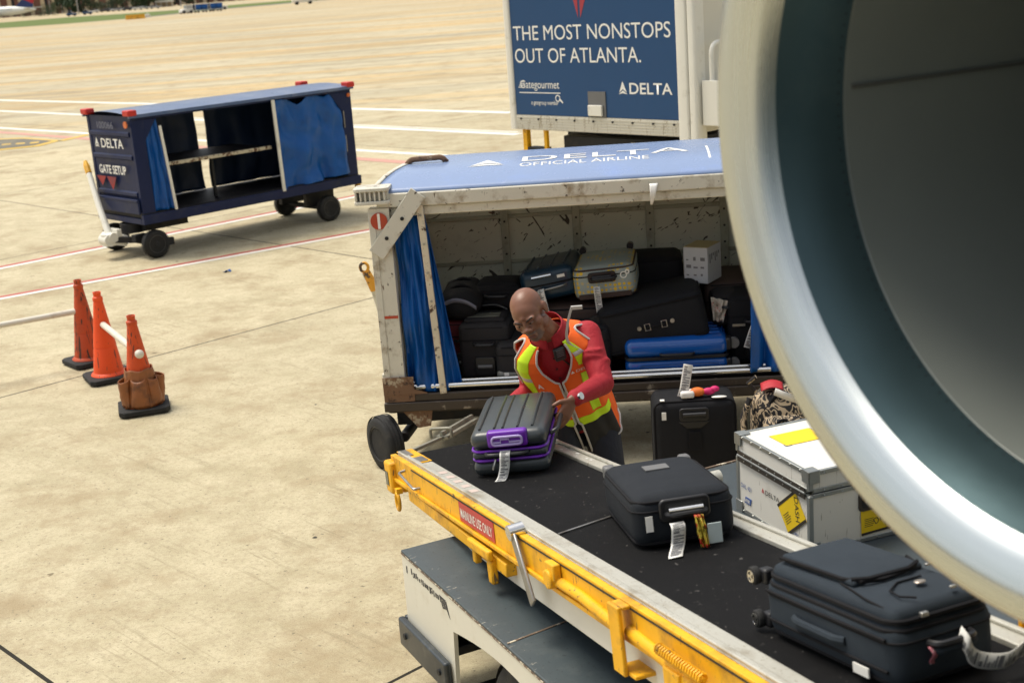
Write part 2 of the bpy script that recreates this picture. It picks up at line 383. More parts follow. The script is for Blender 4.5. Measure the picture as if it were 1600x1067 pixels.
# brick terminal
A = at(-75, 27.5); A.z = 0; Bq = at(345, -5); 
A = V((-330, 780, 0)); M = zrot(A, rad(8))
b = thing('terminal_building', 'long brown brick building with cream pilasters behind the far trees', 'building', M)
Lb = 290; Hb = 24
mb = MB(); mb.box((0, 0, 0), (Lb, 30, Hb)); mb.build('wall', 'brick', b, smooth=False)
mb = MB(); mb.box((-.4, -.4, Hb), (Lb+.4, 30.4, Hb+1.2)); mb.build('roof', 'roof', b, smooth=False)
mb = MB()
for k in range(48): mb.box((k*6+.2, -.7, 0), (k*6+2.3, -.003, Hb-.3))
mb.box((2, -.6, Hb-4), (Lb, -.004, Hb-3)); mb.build('pilaster', 'cream', b, smooth=False)
for k in range(48):
    if k % 3 == 1:
        mb = MB(); mb.box((k*6+2.5, -.2, 1.0), (k*6+4.0, -.002, Hb-5)); mb.build('window', 'darkglass', b, smooth=False)
# trees
def tree(loc, h, r, mat, label, seed, name='leafy_tree'):
    rnd = random.Random(seed)
    t = thing(name, label, 'tree', MX.Translation(loc), 'trees in front of the far building')
    mb = MB(); mb.tube([(0, 0, 0), (.1, 0, h*.25), (-.1, .1, h*.5), (0, 0, h*.8)], [h*.028, h*.022, h*.016, h*.006], 8)
    for k in range(6):
        a_ = k*1.05+rnd.random(); z = h*(.22+.07*k); L = r*(.8-.07*k)
        mb.tube([(0, 0, z), (cos(a_)*L*.5, sin(a_)*L*.5, z+L*.35), (cos(a_)*L, sin(a_)*L, z+L*.6)], [h*.012, h*.008, h*.003], 6)
    mb.build('trunk', 'bark', t)
    mb = MB(); cl = []
    for k in range(26):
        while 1:
            p = V((rnd.uniform(-1, 1), rnd.uniform(-1, 1), rnd.uniform(-1, 1)))
            if p.length < 1: break
        cl.append(V((p.x*r, p.y*r, h*.52+p.z*h*.46)))
    for c_ in cl:
        rr = r*rnd.uniform(.22, .42)
        for k in range(46):
            d = V((rnd.gauss(0, 1), rnd.gauss(0, 1), rnd.gauss(0, 1))).normalized()
            q = c_+d*rr*rnd.uniform(.6, 1.05); s = rnd.uniform(.25, .6)*h/12
            n_ = (d+V((rnd.uniform(-.6, .6), rnd.uniform(-.6, .6), rnd.uniform(-.2, .8)))).normalized()
            T = n_.to_track_quat('Z', 'X').to_matrix().to_4x4(); T.translation = q
            mb.add([(-s, -s*.5, 0), (s*.4, -s*.6, 0), (s, s*.5, 0), (-s*.3, s*.6, 0)], [(0, 1, 2, 3)], T)
    mb.build('crown', mat, t, smooth=False)
    return t
tl = [(33, 640, 4.2, 5.5, 'leaf', 'low round tree behind the parked airliner tail'), (68, 640, 4.5, 5, 'leaf', 'dark tree just right of the airliner fin'), (88, 660, 6.5, 5.5, 'leaf_b', 'second dark tree right of the airliner fin'),
      (106, 660, 16, 8, 'leaf', 'tall dark tree beside the light pole'), (130, 655, 14, 7.5, 'leaf', 'wide tree right of the tall light pole'), (151, 665, 5.5, 5, 'leaf_b', 'smaller olive tree before the brick wall'),
      (170, 660, 6, 5.5, 'leaf', 'round tree above the row of parked cars'), (190, 660, 9, 6.5, 'leaf', 'tree left of the white flat roofed shelter'), (212, 650, 17, 8.5, 'leaf', 'broad tree behind the end of the car row'),
      (233, 660, 15, 8, 'leaf_b', 'olive tree just left of the white shelter'), (256, 690, 18, 9, 'leaf', 'tall tree right behind the white shelter'), (280, 700, 17, 8.5, 'leaf', 'dark tree behind the far tractor'), (303, 720, 18, 9, 'leaf_b', 'olive tree behind the far blue carts'),
      (326, 740, 18, 9, 'leaf', 'rightmost dark tree on the skyline')]
for i, (px, yd, h, r, mt, lb) in enumerate(tl):
    p = aty(px, 10, yd); p.z = 0; tree(p, h, r, mt, lb, i+3)
# airliner
p = at(59, 28.5); p.z = 0
M = zrot(p, rad(-2.5)); a = thing('parked_airliner', 'white airliner with a blue and red tail fin parked at the far left', 'airplane', M)
# local x points to the tail; tail tip at x = 0
Lf = 36
prof = [(.02, 0), (.35, .4), (1.0, 4), (1.55, 8), (1.75, 11), (1.75, 30), (1.5, 33.5), (.9, 35.5), (.05, 36.4)]
mb = MB(); mb.lathe(prof, 24, frame((0, 0, 3.3), (0, 1, 0), None, (-1, 0, .0))); mb.build('fuselage', 'planewhite', a)
def fin(pts, y, z0=0): return [(x, z) for x, z in pts]
FR = frame((0, .12, 0), (1, 0, 0), (0, 0, 1))
mb = MB(); mb.prism([(-8.2, 4.4), (-1.2, 4.0), (-.9, 5.4), (-4.9, 7.4)], 0, .3, FR); fb = mb.build('tail_fin', 'finblue', a, smooth=False)
mb = MB(); mb.prism([(-4.9, 7.42), (-.9, 5.42), (.2, 9.3), (-2.4, 9.9)], 0, .3, FR); mb.build('fin_stripe', 'finred', fb, smooth=False)
mb = MB(); mb.prism([(-2.4, 9.92), (.2, 9.32), (.9, 12), (-1.2, 12)], 0, .3, FR); mb.build('fin_tip', 'finblue', fb, smooth=False)
for s in (-1, 1):
    mb = MB(); mb.prism([(-5.2, 0), (-2.4, 0), (.4, s*5.4), (-1.4, s*5.4)], 3.9, 4.1); mb.build('tailplane', 'planewhite', a, smooth=False)
    mb = MB(); mb.prism([(-22, s*1.2), (-14.5, s*1.2), (-10.5, s*15), (-12.5, s*15)], 2.1, 2.5); wg = mb.build('wing', 'planewhite', a, smooth=False)
    mb = MB(); mb.lathe([(.6, 0), (.9, .3), (.95, 1.6), (.6, 3)], 16, frame((-21, s*5.2, 1.5), (0, 1, 0), None, (1, 0, 0))); mb.build('engine', 'finblue', wg)
mb = MB()
for x, y in ((-17, 2.6), (-17, -2.6), (-31, 0)):
    mb.cyl((x, y, .9), (x, y, 2.5), .12); mb.cyl((x, y-.3, .55), (x, y+.3, .55), .55)
mb.build('landing_gear', 'darkmetal', a)
mb = MB()
for k in range(24): mb.box((-30+k*.9, -1.75, 3.7), (-30+k*.9+.35, -1.70, 4.05))
mb.build('cabin_windows', 'darkglass', a, smooth=False)
# small vehicles
def wheels4(root, L, W, r, mat='rubber'):
    for sx in (.2, .8):
        for sy in (0, 1):
            mb = MB(); y = 0 if not sy else W; mb.cyl((L*sx, y-.1, r), (L*sx, y+.1, r), r, n=14); mb.build('wheel', mat, root)
def car(p, yaw, mat, label, group, L=4.4, name='parked_car', kind='car', cat='car'):
    t = thing(name, label, cat, zrot((p.x, p.y, 0), yaw), group); W = 1.75
    F = frame((0, W, 0), (1, 0, 0), (0, 0, 1))
    if kind == 'car': body = [(0, .3), (L, .3), (L, .75), (L*.94, .88), (L*.72, .95), (0, .92)]; cab = [(L*.06, .93), (L*.2, 1.42), (L*.55, 1.45), (L*.74, .95)]
    else: body = [(0, .45), (L, .45), (L, .85), (L*.96, 1.05), (L*.72, 1.12), (0, 1.1)]; cab = [(L*.36, 1.11), (L*.40, 1.72), (L*.62, 1.74), (L*.76, 1.12)]
    mb = MB(); mb.prism(body, 0, W, F); mb.build('body', mat, t, bevel=.06)
    mb = MB(); mb.prism(cab, .12, W-.12, F); mb.build('cabin', 'darkglass', t, bevel=.05)
    mb = MB(); z = cab[1][1]; mb.box((cab[1][0]+.05, .16, z+.002), (cab[2][0]-.05, W-.16, z+.04)); mb.build('roof', mat, t, bevel=.015)
    wheels4(t, L, W, .33); return t
cols = ['vehwhite', 'vehsilver', 'vehdark', 'vehwhite', 'vehsilver', 'vehwhite', 'vehdark', 'vehsilver', 'vehwhite', 'vehsilver']
for i in range(10):
    px = 156+i*8.6; py = 19.8-(px-156)*.066
    nm = {'vehwhite': 'white', 'vehsilver': 'silver', 'vehdark': 'dark'}[cols[i]]
    od = ['leftmost', 'second', 'third', 'fourth', 'fifth', 'sixth', 'seventh', 'eighth', 'ninth', 'last'][i]
    car(at(px, py), rad(4 if i % 2 else 184), cols[i], f'small {nm} car, {od} from the left in the distant car row', 'distant row of parked cars')
car(at(458, 8.6), rad(16), 'vehwhite', 'white pickup truck driving across the distant taxiway', None, 4.9, 'pickup_truck', 'pickup', 'pickup truck')
# blue service vehicles by the far verge
for px, py, lb in ((104, 26.4, 'blue baggage tug left of the tall light pole far away'), (129, 24, 'blue tug with white top right of the light pole far away')):
    p = at(px, py); t = thing('service_tug', lb, 'airport tug', zrot((p.x, p.y, 0), rad(5)), 'distant blue tugs')
    mb = MB(); mb.prism([(0, .35), (3.4, .35), (3.4, .95), (1.5, 1.05), (0, 1.05)], 0, 1.6, frame((0, 1.6, 0), (1, 0, 0), (0, 0, 1))); mb.build('body', 'vehblue', t, bevel=.05)
    mb = MB(); mb.prism([(.5, 1.06), (.6, 1.75), (1.6, 1.75), (1.9, 1.06)], .1, 1.5, frame((0, 1.6, 0), (1, 0, 0), (0, 0, 1))); mb.build('cabin', 'darkglass', t, bevel=.03)
    mb = MB(); mb.box((.55, .08, 1.752), (1.65, 1.52, 1.83)); mb.build('roof', 'vehwhite' if px > 110 else 'vehblue', t, bevel=.02)
    wheels4(t, 3.4, 1.6, .35)
# yellow barrier
p = at(197, 31.6); t = thing('traffic_barrier', 'long low yellow plastic barrier on the edge of the distant grass', 'barrier', zrot((p.x, p.y, 0), rad(28)))
mb = MB()
for k in range(3): mb.prism([(-.3, 0), (.3, 0), (.22, .28), (.10, .42), (.08, .85), (-.08, .85), (-.10, .42), (-.22, .28)], k*1.22, k*1.22+1.18, frame((0, 0, 0), (0, 1, 0), (0, 0, 1)))
mb.build('barrier_body', 'barrier', t, smooth=False)
p = at(231, 27.6); t = thing('verge_marker', 'small white marker box on the grass right of the yellow barrier', 'marker', zrot((p.x, p.y, 0), rad(28)))
mb = MB(); mb.box((-.45, -.25, .15), (.45, .25, .65)); mb.build('marker_body', 'vehwhite', t, bevel=.04)
mb = MB(); mb.cyl((0, 0, 0), (0, 0, .9), .08); mb.build('stem', 'vehwhite', t)
# distant tug and carts
p = at(284.5, 22.6); t = thing('baggage_tractor', 'small white tractor pulling the distant blue carts', 'airport tug', zrot((p.x, p.y, 0), rad(40)))
mb = MB(); mb.prism([(0, .3), (2.7, .3), (2.7, 1.0), (1.2, 1.0), (.1, .85)], 0, 1.4, frame((0, 1.4, 0), (1, 0, 0), (0, 0, 1))); mb.build('body', 'vehwhite', t, bevel=.05)
mb = MB(); mb.prism([(1.25, 1.01), (1.15, 1.7), (2.5, 1.7), (2.6, 1.01)], .06, 1.34, frame((0, 1.4, 0), (1, 0, 0), (0, 0, 1))); mb.build('cabin', 'vehsilver', t, bevel=.04)
wheels4(t, 2.7, 1.4, .34)
dird = V((cos(rad(40)), sin(rad(40)), 0))
def far_cart(p, label):
    t = thing('covered_baggage_cart', label, 'baggage cart', zrot((p.x, p.y, 0), rad(40)), 'distant train of blue carts')
    L, W = 3.1, 1.3
    mb = MB(); mb.box((0, 0, .45), (L, W, .55)); mb.box((0, 0, 1.7), (L, W, 1.78))
    for x in (0, L-.08):
        for y in (0, W-.08): mb.box((x, y, .55), (x+.08, y+.08, 1.7))
    mb.build('frame', 'vehwhite', t, smooth=False)
    for k in range(2):
        mb = MB(); mb.grid(lambda u, v: V((.1+k*1.5+u*1.35, .02+.03*sin(u*22), .57+v*1.1)), 24, 1); mb.build('curtain', 'tarp', t, solid=.01)
    mb = MB(); mb.box((.05, W-.06, .56), (L-.05, W-.03, 1.69)); mb.build('back_panel', 'navy', t, smooth=False)
    wheels4(t, L, W, .22); return t
far_cart(p+dird*3.2, 'first blue curtained cart behind the distant white tractor'); far_cart(p+dird*6.7, 'second blue curtained cart of the distant train')
p2 = at(331, 17.3); car(p2, rad(40), 'vehwhite', 'white van like vehicle following the distant blue carts', None, 4.2, 'utility_vehicle', 'car', 'utility vehicle')
# flat roofed shelter and poles
p = at(243, 12.6); t = thing('airport_shelter', 'white flat roofed shelter on posts before the far trees', 'shelter', zrot((p.x, p.y, 0), rad(3)))
mb = MB(); mb.box((0, 0, 2.2), (8.2, 4, 3.2)); mb.build('roof', 'vehwhite', t, smooth=False)
for x in (.3, 2.6, 5.2, 7.7):
    mb = MB(); mb.box((x, .2, 0), (x+.3, .5, 2.2)); mb.build('post', 'vehwhite', t, smooth=False)
mb = MB(); mb.box((.2, 3.7, 0), (8, 3.9, 2.2)); mb.build('back_wall', 'cream', t, smooth=False)
for px, py, lb in ((123, 23.5, 'tall light pole between the two distant blue tugs'), (80, 24, 'thin light pole right of the airliner tail'), (98, 22, 'thin light pole left of the tall light pole'), (283, 11, 'thin light pole behind the distant white tractor')):
    p = at(px, py); h = 16; t = thing('light_pole', lb, 'light pole', MX.Translation((p.x, p.y, 0)), 'distant light poles')
    mb = MB(); mb.cyl((0, 0, 0), (0, 0, h), .22, .10, 8); mb.build('pole', 'vehsilver', t)
    mb = MB(); mb.box((-1.2, -.1, h), (1.2, .1, h+.15)); mb.box((-1.5, -.25, h-.1), (-.8, .25, h+.14)); mb.box((.8, -.25, h-.1), (1.5, .25, h+.14)); mb.build('lamp_head', 'vehsilver', t, smooth=False)
# ------------------------------------------------------------------ shared vehicle pieces
def wheel(root, c_, axis, r, w, name='wheel'):
    """rim with hub, its tyre as a sub-part; axis points outwards"""
    M = frame(c_, (0, 0, 1) if abs(V(axis).normalized().z) < .9 else (1, 0, 0), None, axis)
    mb = MB(); mb.lathe([(.001, w*.18), (r*.16, w*.18), (r*.18, w*.30), (r*.10, w*.34), (.001, w*.34)], 20, M)
    mb.lathe([(r*.16, w*.10), (r*.30, w*.14), (r*.50, w*.05), (r*.60, w*.40), (r*.64, w*.42), (r*.64, -w*.4), (r*.1, -w*.4)], 24, M)
    mb.lathe([(r*.60, w*.44), (r*.655, w*.44), (r*.655, w*.455), (r*.60, w*.455)], 32, M, cap=False)
    for k in range(5): a = k*2*pi/5; mb.cyl(M @ V((r*.27*cos(a), r*.27*sin(a), w*.1)), M @ V((r*.27*cos(a), r*.27*sin(a), w*.2)), r*.035, n=8)
    rim = mb.build(name, 'rim', root)
    mb = MB(); pr = []
    for k in range(13):
        a = pi*k/12; e = .5
        pr.append((r*.64+r*.36*(sin(a)**e), w*.5*cos(a)))
    mb.lathe([(r*.62, w*.42)]+pr+[(r*.62, -w*.42)], 40, M)
    for k in range(4): z = w*(-.3+.2*k); mb.lathe([(r*1.002, z-w*.07), (r*1.004, z-w*.065), (r*1.004, z+w*.065), (r*1.002, z+w*.07)], 40, M, cap=False)
    mb.build('tyre', 'rubber', rim); return rim
def cloth(mb, tl, tr, bl, br, n_, A, f, seed=0, nu=50, nv=26, sag=None, ns=.012):
    tl, tr, bl, br, n_ = V(tl), V(tr), V(bl), V(br), V(n_)
    def fn(u, v):
        p = tl.lerp(tr, u).lerp(bl.lerp(br, u), v)
        ph = f*2*pi*(u+.05*sin(v*4+seed)*v)
        d = A*(.45+.55*v)*(sin(ph+seed+1.2*NZ.noise(V((u*3, v*2, seed))))+.28*sin(2.3*ph+1+seed*2+v*1.5))
        d += ns*NZ.noise(V((u*5+seed, v*4.2, seed)))*2.2; d += ns*.5*abs(NZ.noise(V((u*7+2*seed+v*3, v*7-u*3, seed+4))))
        if sag: p = p+V((0, 0, -sag(u)*(1-v)))
        return p+n_*d
    return mb.grid(fn, nu, nv)
# ------------------------------------------------------------------ blue gate cart
M = zrot((-4.283, 15.996, 0), .744)
ca = thing('covered_baggage_cart', 'dark blue covered baggage cart with red roof corners standing empty beyond the traffic cones', 'baggage cart', M)
L, W, ZB, ZT = 3.234, 1.112, .45, 1.745
m['navytop'] = mk('navy roof sheet with painted sheen', (.075, .12, .235), .30, var=.2, vs=2, dirt=((.17, .20, .28), .5, 2))  # sheen on the navy roof, put into the colour as a lighter tone
m['deckdark'] = mk('dark cart deck', (.012, .011, .013), .55, spec=.3, var=.3, dirt=((.06, .05, .045), .55, 6))
m['shelfedge'] = mk('worn cream shelf edge', (.52, .47, .34), .6, var=.15, chips=(RUST, .52, 10))
mb = MB(); mb.box((0, 0, .50), (L, W, .56)); mb.build('deck', 'deckdark', ca, bevel=.006)
mb = MB()
mb.box((-.02, -.03, .43), (L+.02, .035, .545)); mb.box((-.02, W-.035, .43), (L+.02, W+.03, .545))
mb.box((-.022, .036, .43), (.05, W-.036, .498)); mb.box((L-.05, .036, .43), (L+.022, W-.036, .498))
for x in (0, L-.17):
    for y in (.005, W-.065): mb.box((x, y, .546), (x+.17, y+.06, ZT-.075))
for y in (.0, W-.06): mb.box((0, y, ZT-.075), (L, y+.06, ZT-.012))
for s, x in ((1, .17), (-1, L-.17)): mb.prism([(x-s*.002, ZT-.33), (x-s*.002, ZT-.08), (x+s*.24, ZT-.08), (x+s*.16, ZT-.09)], -.004, .045, frame((0, 0, 0), (1, 0, 0), (0, 0, 1)) @ MX.Translation((0, 0, -.05)))
mb.build('frame', 'navy', ca, bevel=.008)
mb = MB()
mb.grid(lambda u, v: V((-.03+u*(L+.06), -.035+v*(W+.07), ZT-.012+.035*sin(pi*v))), 4, 16)
mb.box((-.03, -.035, ZT-.05), (L+.03, -.005, ZT-.013)); mb.box((-.03, W+.005, ZT-.05), (L+.03, W+.035, ZT-.013))
mb.build('roof', 'navytop', ca)
for x in (.02, L-.02):
    mb = MB(); z0 = .56; prof = []
    s = -1 if x < 1 else 1
    mb.box((x-.012, .07, .56), (x+.012, W-.07, ZT-.03))
    for k, z in enumerate((.785, 1.225, 1.50)): mb.prism([(0, -.035), (.022, -.018), (.022, .018), (0, .035)], .075, W-.075, frame((x+s*.012, W if s > 0 else 0, z), (s, 0, 0), (0, 0, 1)))
    mb.build('end_panel', 'navy', ca, smooth=False)
mb = MB(); mb.box((-.055, .02, .70), (-.024, W-.01, .735)); mb.box((-.045, .02, .555), (-.022, W-.01, .70)); mb.build('bumper_ledge', 'navy', ca, bevel=.006)
EF = frame((-.026, W, 0), (0, -1, 0), (0, 0, 1))   # end face: x runs to the right seen from outside
def ef(y, z): return EF @ MX.Translation((W-y, z, 0))
text('100066', 'greyletter', ca, ef(.80, 1.565), .085, .40, .0)
emblem('letter', ca, ef(.87, 1.335), .12)
text('DELTA', 'letter', ca, ef(.76, 1.335), .115, .55, .012)
text('GATE SETUP', 'letter', ca, ef(.90, 1.02), .105, .67, .02)
mb = MB()
for P in ([(0, .12), (.24, .12), (.12, .0)], [(.26, .12), (.5, .12), (.38, -.04)]): mb.prism(P, 0, .0015, ef(1.0, .86))
mb.build('emblem', mk('faded red decal', (.30, .02, .02), .5, dirt=((.05, .02, .05), .5, 6)), ca, smooth=False)
for x in (-.045, L-.075):
    for y in (-.05, W-.10):
        mb = MB(); mb.box((x, y, ZT-.025), (x+.12, y+.15, ZT+.045)); mb.build('roof_corner', 'red', ca, bevel=.014)
mb = MB(); mb.cyl((-.022, .085, 1.62), (-.034, .085, 1.62), .042, n=20); mb.cyl((L-.05, -.001, 1.62), (L-.05, -.02, 1.62), .025, n=16); mb.build('reflector', 'orange_refl', ca)
mb = MB(); mb.box((.40, .12, 1.075), (1.96, W-.10, 1.10)); mb.build('shelf', 'deckdark', ca, smooth=False)
mb = MB(); mb.box((.40, .085, 1.068), (1.96, .118, 1.112)); mb.build('shelf_edge', 'shelfedge', ca, bevel=.005)
for x in (1.18,):
    mb = MB(); mb.box((x, .3, .565), (x+.035, .335, 1.07)); mb.build('shelf_post', 'darkmetal', ca, smooth=False)
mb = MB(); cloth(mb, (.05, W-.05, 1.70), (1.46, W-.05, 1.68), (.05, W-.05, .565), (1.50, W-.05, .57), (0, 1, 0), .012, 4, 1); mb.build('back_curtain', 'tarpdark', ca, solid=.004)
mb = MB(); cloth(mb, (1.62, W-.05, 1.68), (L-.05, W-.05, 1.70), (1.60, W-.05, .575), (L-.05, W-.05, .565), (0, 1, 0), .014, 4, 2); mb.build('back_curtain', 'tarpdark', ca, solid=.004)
mb = MB(); cloth(mb, (.17, .03, 1.60), (.335, .02, 1.66), (.17, .03, .57), (.44, .0, .56), (0, 1, 0), .026, 2.2, 3, 40); cu = mb.build('curtain', 'tarp', ca, solid=.004)
mb = MB(); mb.beam((.36, -.02, 1.57), (.43, -.03, .55), .034, .022, (0, 1, 0)); mb.build('curtain_pole', 'white', cu, bevel=.004)
def sg(u): return .10*max(0, 1-abs(u-.36)/.16)+.05*max(0, 1-abs(u-.78)/.12)
mb = MB(); cloth(mb, (2.02, .02, 1.68), (L-.2, .02, 1.69), (2.03, .0, .53), (L-.16, .0, .60), (0, 1, 0), .048, 2.1, 5, 90, 60, sg, .032); cu = mb.build('curtain', 'tarp', ca, solid=.004)
mb = MB(); mb.beam((1.985, -.02, 1.69), (2.0, -.03, .52), .045, .025, (0, 1, 0)); mb.build('curtain_pole', 'white', cu, bevel=.004)
for z0, z1 in ((1.2, 1.42), (.88, 1.1)):
    mb = MB(); mb.box((L-.155, -.006, z0), (L-.143, .004, z1)); mb.build('hinge_strip', 'steel', ca, smooth=False)
R = .172
mb = MB(); mb.box((.35, .12, .40), (2.95, W-.12, .435)); mb.box((.15, .30, .30), (.75, W-.30, .398)); mb.box((-.05, .2, .20), (.12, .30, .29))
mb.cyl((.13, .0, R), (.13, W, R), .035); mb.beam((.13, .35, R+.02), (-.2, .5, .24), .07, .07); mb.beam((.13, W-.35, R+.02), (-.2, .6, .24), .07, .07)
mb.cyl((2.72, .06, R), (2.72, W-.06, R), .035); mb.box((2.5, .22, .2), (2.95, .30, .40)); mb.box((2.5, W-.30, .2), (2.95, W-.22, .40)); mb.cyl((.13, W/2, .28), (.13, W/2, .40), .16)
mb.box((.25, .0, .13), (.36, .06, .22)); mb.build('chassis', 'darkmetal', ca, bevel=.006)
for x, y, s in ((.13, .05, -1), (.13, W-.05, 1), (2.72, .05, -1), (2.72, W-.05, 1)): wheel(ca, (x, y, R), (0, s, 0), R, .10)
mb = MB(); rbox(mb, (-.30, .47, .17), (-.08, .63, .31), .05); mb.cyl((-.24, .46, .24), (-.24, .64, .24), .075, n=20); mb.box((-.16, .43, .28), (-.10, .67, .36))
mb.beam((-.02, .52, .20), (-.20, .55, .25), .16, .13); mb.cyl((-.20, .44, .27), (-.20, .68, .27), .06)
mb.tube([(-.20, .56, .28), (-.13, .86, .62), (-.05, 1.16, .99)], [.042, .038, .034], 10); tb = mb.build('tow_bar', 'white', ca)
mb = MB(); mb.tube([(-.048, 1.165, .995), (-.03, 1.235, 1.08), (-.02, 1.275, 1.14)], [.040, .04, .022], 8); mb.build('tow_eye', 'yellow', tb)
mb = MB(); mb.box((L+.03, .10, .30), (L+.10, .16, .46)); mb.cyl((L+.02, .13, .27), (L+.12, .13, .27), .05); mb.build('hitch', 'yellow', ca, bevel=.01)

# ------------------------------------------------------------------ traffic cones
m['cone'] = mk('faded orange cone plastic', (.62, .068, .006), .55, var=.10, vs=6, dirt=((.30, .035, .008), .52, 5), scr=((.10, .03, .015), 24, .61), bump=.05)
m['cone_bright'] = mk('bright orange cone plastic', (.82, .072, .004), .5, var=.08, vs=6, dirt=((.45, .05, .01), .60, 5), scr=((.16, .04, .015), 24, .655), bump=.05)
m['conedark'] = mk('dirty orange cone plastic', (.50, .060, .008), .6, var=.15, vs=6, dirt=((.10, .03, .012), .52, 6), scr=((.07, .025, .012), 20, .58), bump=.06)
m['brownbag'] = mk('brown vinyl pouch', (.27, .088, .022), .5, var=.2, vs=7, dirt=((.06, .024, .012), .50, 9), bump=.35, bs=14)
m['pvc'] = mk('white plastic pipe', (.66, .62, .52), .45, var=.06, dirt=((.38, .30, .2), .56, 6), chips=((.12, .09, .07), .69, 12))
def cone(p, rz, mat, label, h=.745):
    t = thing('traffic_cone', label, 'traffic cone', zrot((p[0], p[1], 0), rz), 'orange cones carrying barrier poles')
    mb = MB(); s = .19
    mb.prism([(s, -s+.04), (s, s-.04), (s-.04, s), (-s+.04, s), (-s, s-.04), (-s, -s+.04), (-s+.04, -s), (s-.04, -s)], .012, .05)
    for x in (-1, 1):
        for y in (-1, 1): mb.box((x*.14-.03, y*.14-.03, 0), (x*.14+.03, y*.14+.03, .012))
    mb.build('base_plate', 'rubber', t, bevel=.008)
    mb = MB(); mb.lathe([(.145, .052), (.140, .062), (.122, .075), (.095, .27), (.0905, .285), (.0935, .29), (.060, .52), (.038, h-.075), (.041, h-.07), (.041, h-.045), (.030, h-.035), (.032, h-.008), (.034, h), (.026, h), (.024, h-.03)], 32, cap=False)
    mb.build('cone_body', mat, t); return t
k1, k2, k3 = V((-3.69, 11.36, 0)), V((-3.363, 10.79, 0)), V((-2.842, 9.843, 0))
cone(k1, rad(40), 'conedark', 'dirty orange traffic cone farthest back of the three with a pole end at its left')
cone(k2, rad(28), 'cone_bright', 'bright clean orange traffic cone in the middle of the three')
t3 = cone(k3, rad(16), 'cone', 'orange traffic cone wearing a brown pouch, nearest of the three')
mb = MB()
def pouch(u, v):
    a = u*2*pi; z = .052+v*.285
    r = .152-.050*v+.007*NZ.noise(V((cos(a)*4, sin(a)*4, v*4)))+.004*sin(a*9)*(1-v)
    return V((r*cos(a), r*sin(a), z+.006*sin(a*5)))
mb.grid(pouch, 90, 20, closed=True); mb.build('pouch', 'brownbag', t3, solid=.005)
for k, (a, wd_, fl) in enumerate(((205, 46, .060), (262, 52, .022), (318, 46, .030), (5, 50, .062), (100, 60, .05))):
    mb = MB()
    def pk(u, v, a=a, wd_=wd_, fl=fl):
        b_ = rad(a+(u-.5)*wd_); bul = sin(pi*u)**.6
        r = .156-.040*v+bul*(fl*(v**1.3)+.012*sin(pi*v))+.006*NZ.noise(V((u*4+a, v*4, 1)))
        return V((r*cos(b_), r*sin(b_), .062+v*(.215-.02*bul)))
    mb.grid(pk, 18, 14); mb.build('pocket', 'brownbag', t3, solid=.005)
PZ = .475
q = at(-20, 512, PZ); d = (q-V((k1.x, k1.y, PZ))).normalized(); k1z = V((k1.x, k1.y, PZ))
mb = MB(); mb.cyl(k1z-d*.06, k1z+d*3.0, .026, n=16); tag(mb.build('barrier_pole', 'pvc'), 'white plastic pole running left from the farthest traffic cone', 'pole', 'white poles laid through the cones')
a_ = V((k2.x, k2.y, PZ+.005)); b_ = V((k3.x, k3.y, PZ-.01)); d = (b_-a_).normalized()
mb = MB(); mb.cyl(a_-d*.09, b_+d*.10, .026, n=16); mb.ell(b_+d*.10, (.034, .034, .034), 10)
tag(mb.build('barrier_pole', 'pvc'), 'short white plastic pole joining the bright cone and the pouch cone', 'pole', 'white poles laid through the cones')
mb = MB(); mb.grid(lambda u, v: V((u*.09-.045, v*.05-.025, .012+.014*sin(u*5)*cos(v*4))), 6, 4)
o = mb.build('litter_scrap', 'tarp', solid=.002); o.matrix_world = zrot(at(355, 425), .6); tag(o, 'small blue scrap of plastic lying on the concrete', 'litter')

# ------------------------------------------------------------------ catering truck
M = zrot((.17, 14.2, 0), -.846)
tr = thing('catering_truck', 'high white catering truck with a dark blue advert panel on its end', 'truck', M)
m['panelblue'] = mk('blue advert panel', (.003, .052, .155), .35, var=.08, vs=1.5, chips=((.5, .52, .5), .765, 9), dirt=((.02, .075, .18), .6, 2))
m['alu'] = mk('ribbed aluminium', (.62, .60, .53), .42, .35, var=.06, scr=((.40, .36, .28), 30, .60))
m['creamwall'] = mk('cream truck wall', (.66, .63, .53), .45, var=.05, vs=2, chips=(RUST, .74, 12))
WT, HT = 2.535, 3.95
mb = MB(); mb.box((.05, .03, 1.48), (WT-.05, 5.2, HT)); mb.build('box_body', 'creamwall', tr, smooth=False)
mb = MB(); mb.box((.094, -.012, 1.602), (2.306, .028, HT-.05)); pn = mb.build('advert_panel', 'panelblue', tr, smooth=False)
mb = MB(); rbox(mb, (0, -.03, 1.452), (.092, .10, HT+.02), .025); mb.build('corner_post', 'white', tr)
mb = MB(); rbox(mb, (2.308, -.035, 1.40), (2.435, .06, HT+.02), .02); rbox(mb, (2.437, -.03, 1.395), (WT, .12, HT+.02), .03); mb.build('corner_post', 'white', tr)
mb = MB(); mb.box((.094, -.02, 1.45), (2.306, .029, 1.598))
for k in range(5): mb.box((.094, -.026, 1.462+k*.027), (2.306, -.0202, 1.475+k*.027))
al = mb.build('sill_strip', 'alu', tr, smooth=False)
mb = MB()
for k in range(9): mb.cyl((.17+k*.26, -.021, 1.56), (.17+k*.26, -.031, 1.56), .011, n=8)
mb.build('rivets', 'darkmetal', al)
PF = frame((0, -.0125, 0), (1, 0, 0), (0, 0, 1))
def pf(u, z): return PF @ MX.Translation((u, z, 0))
text('THE MOST NONSTOPS', 'letter', pn, pf(.125, 2.352), .150, 2.115, 0)
text('OUT OF ATLANTA.', 'letter', pn, pf(.13, 2.128), .150, 1.735, 0)
text('Gategourmet', 'letter', pn, pf(.185, 1.872), .085, .565, 0)
mb = MB()
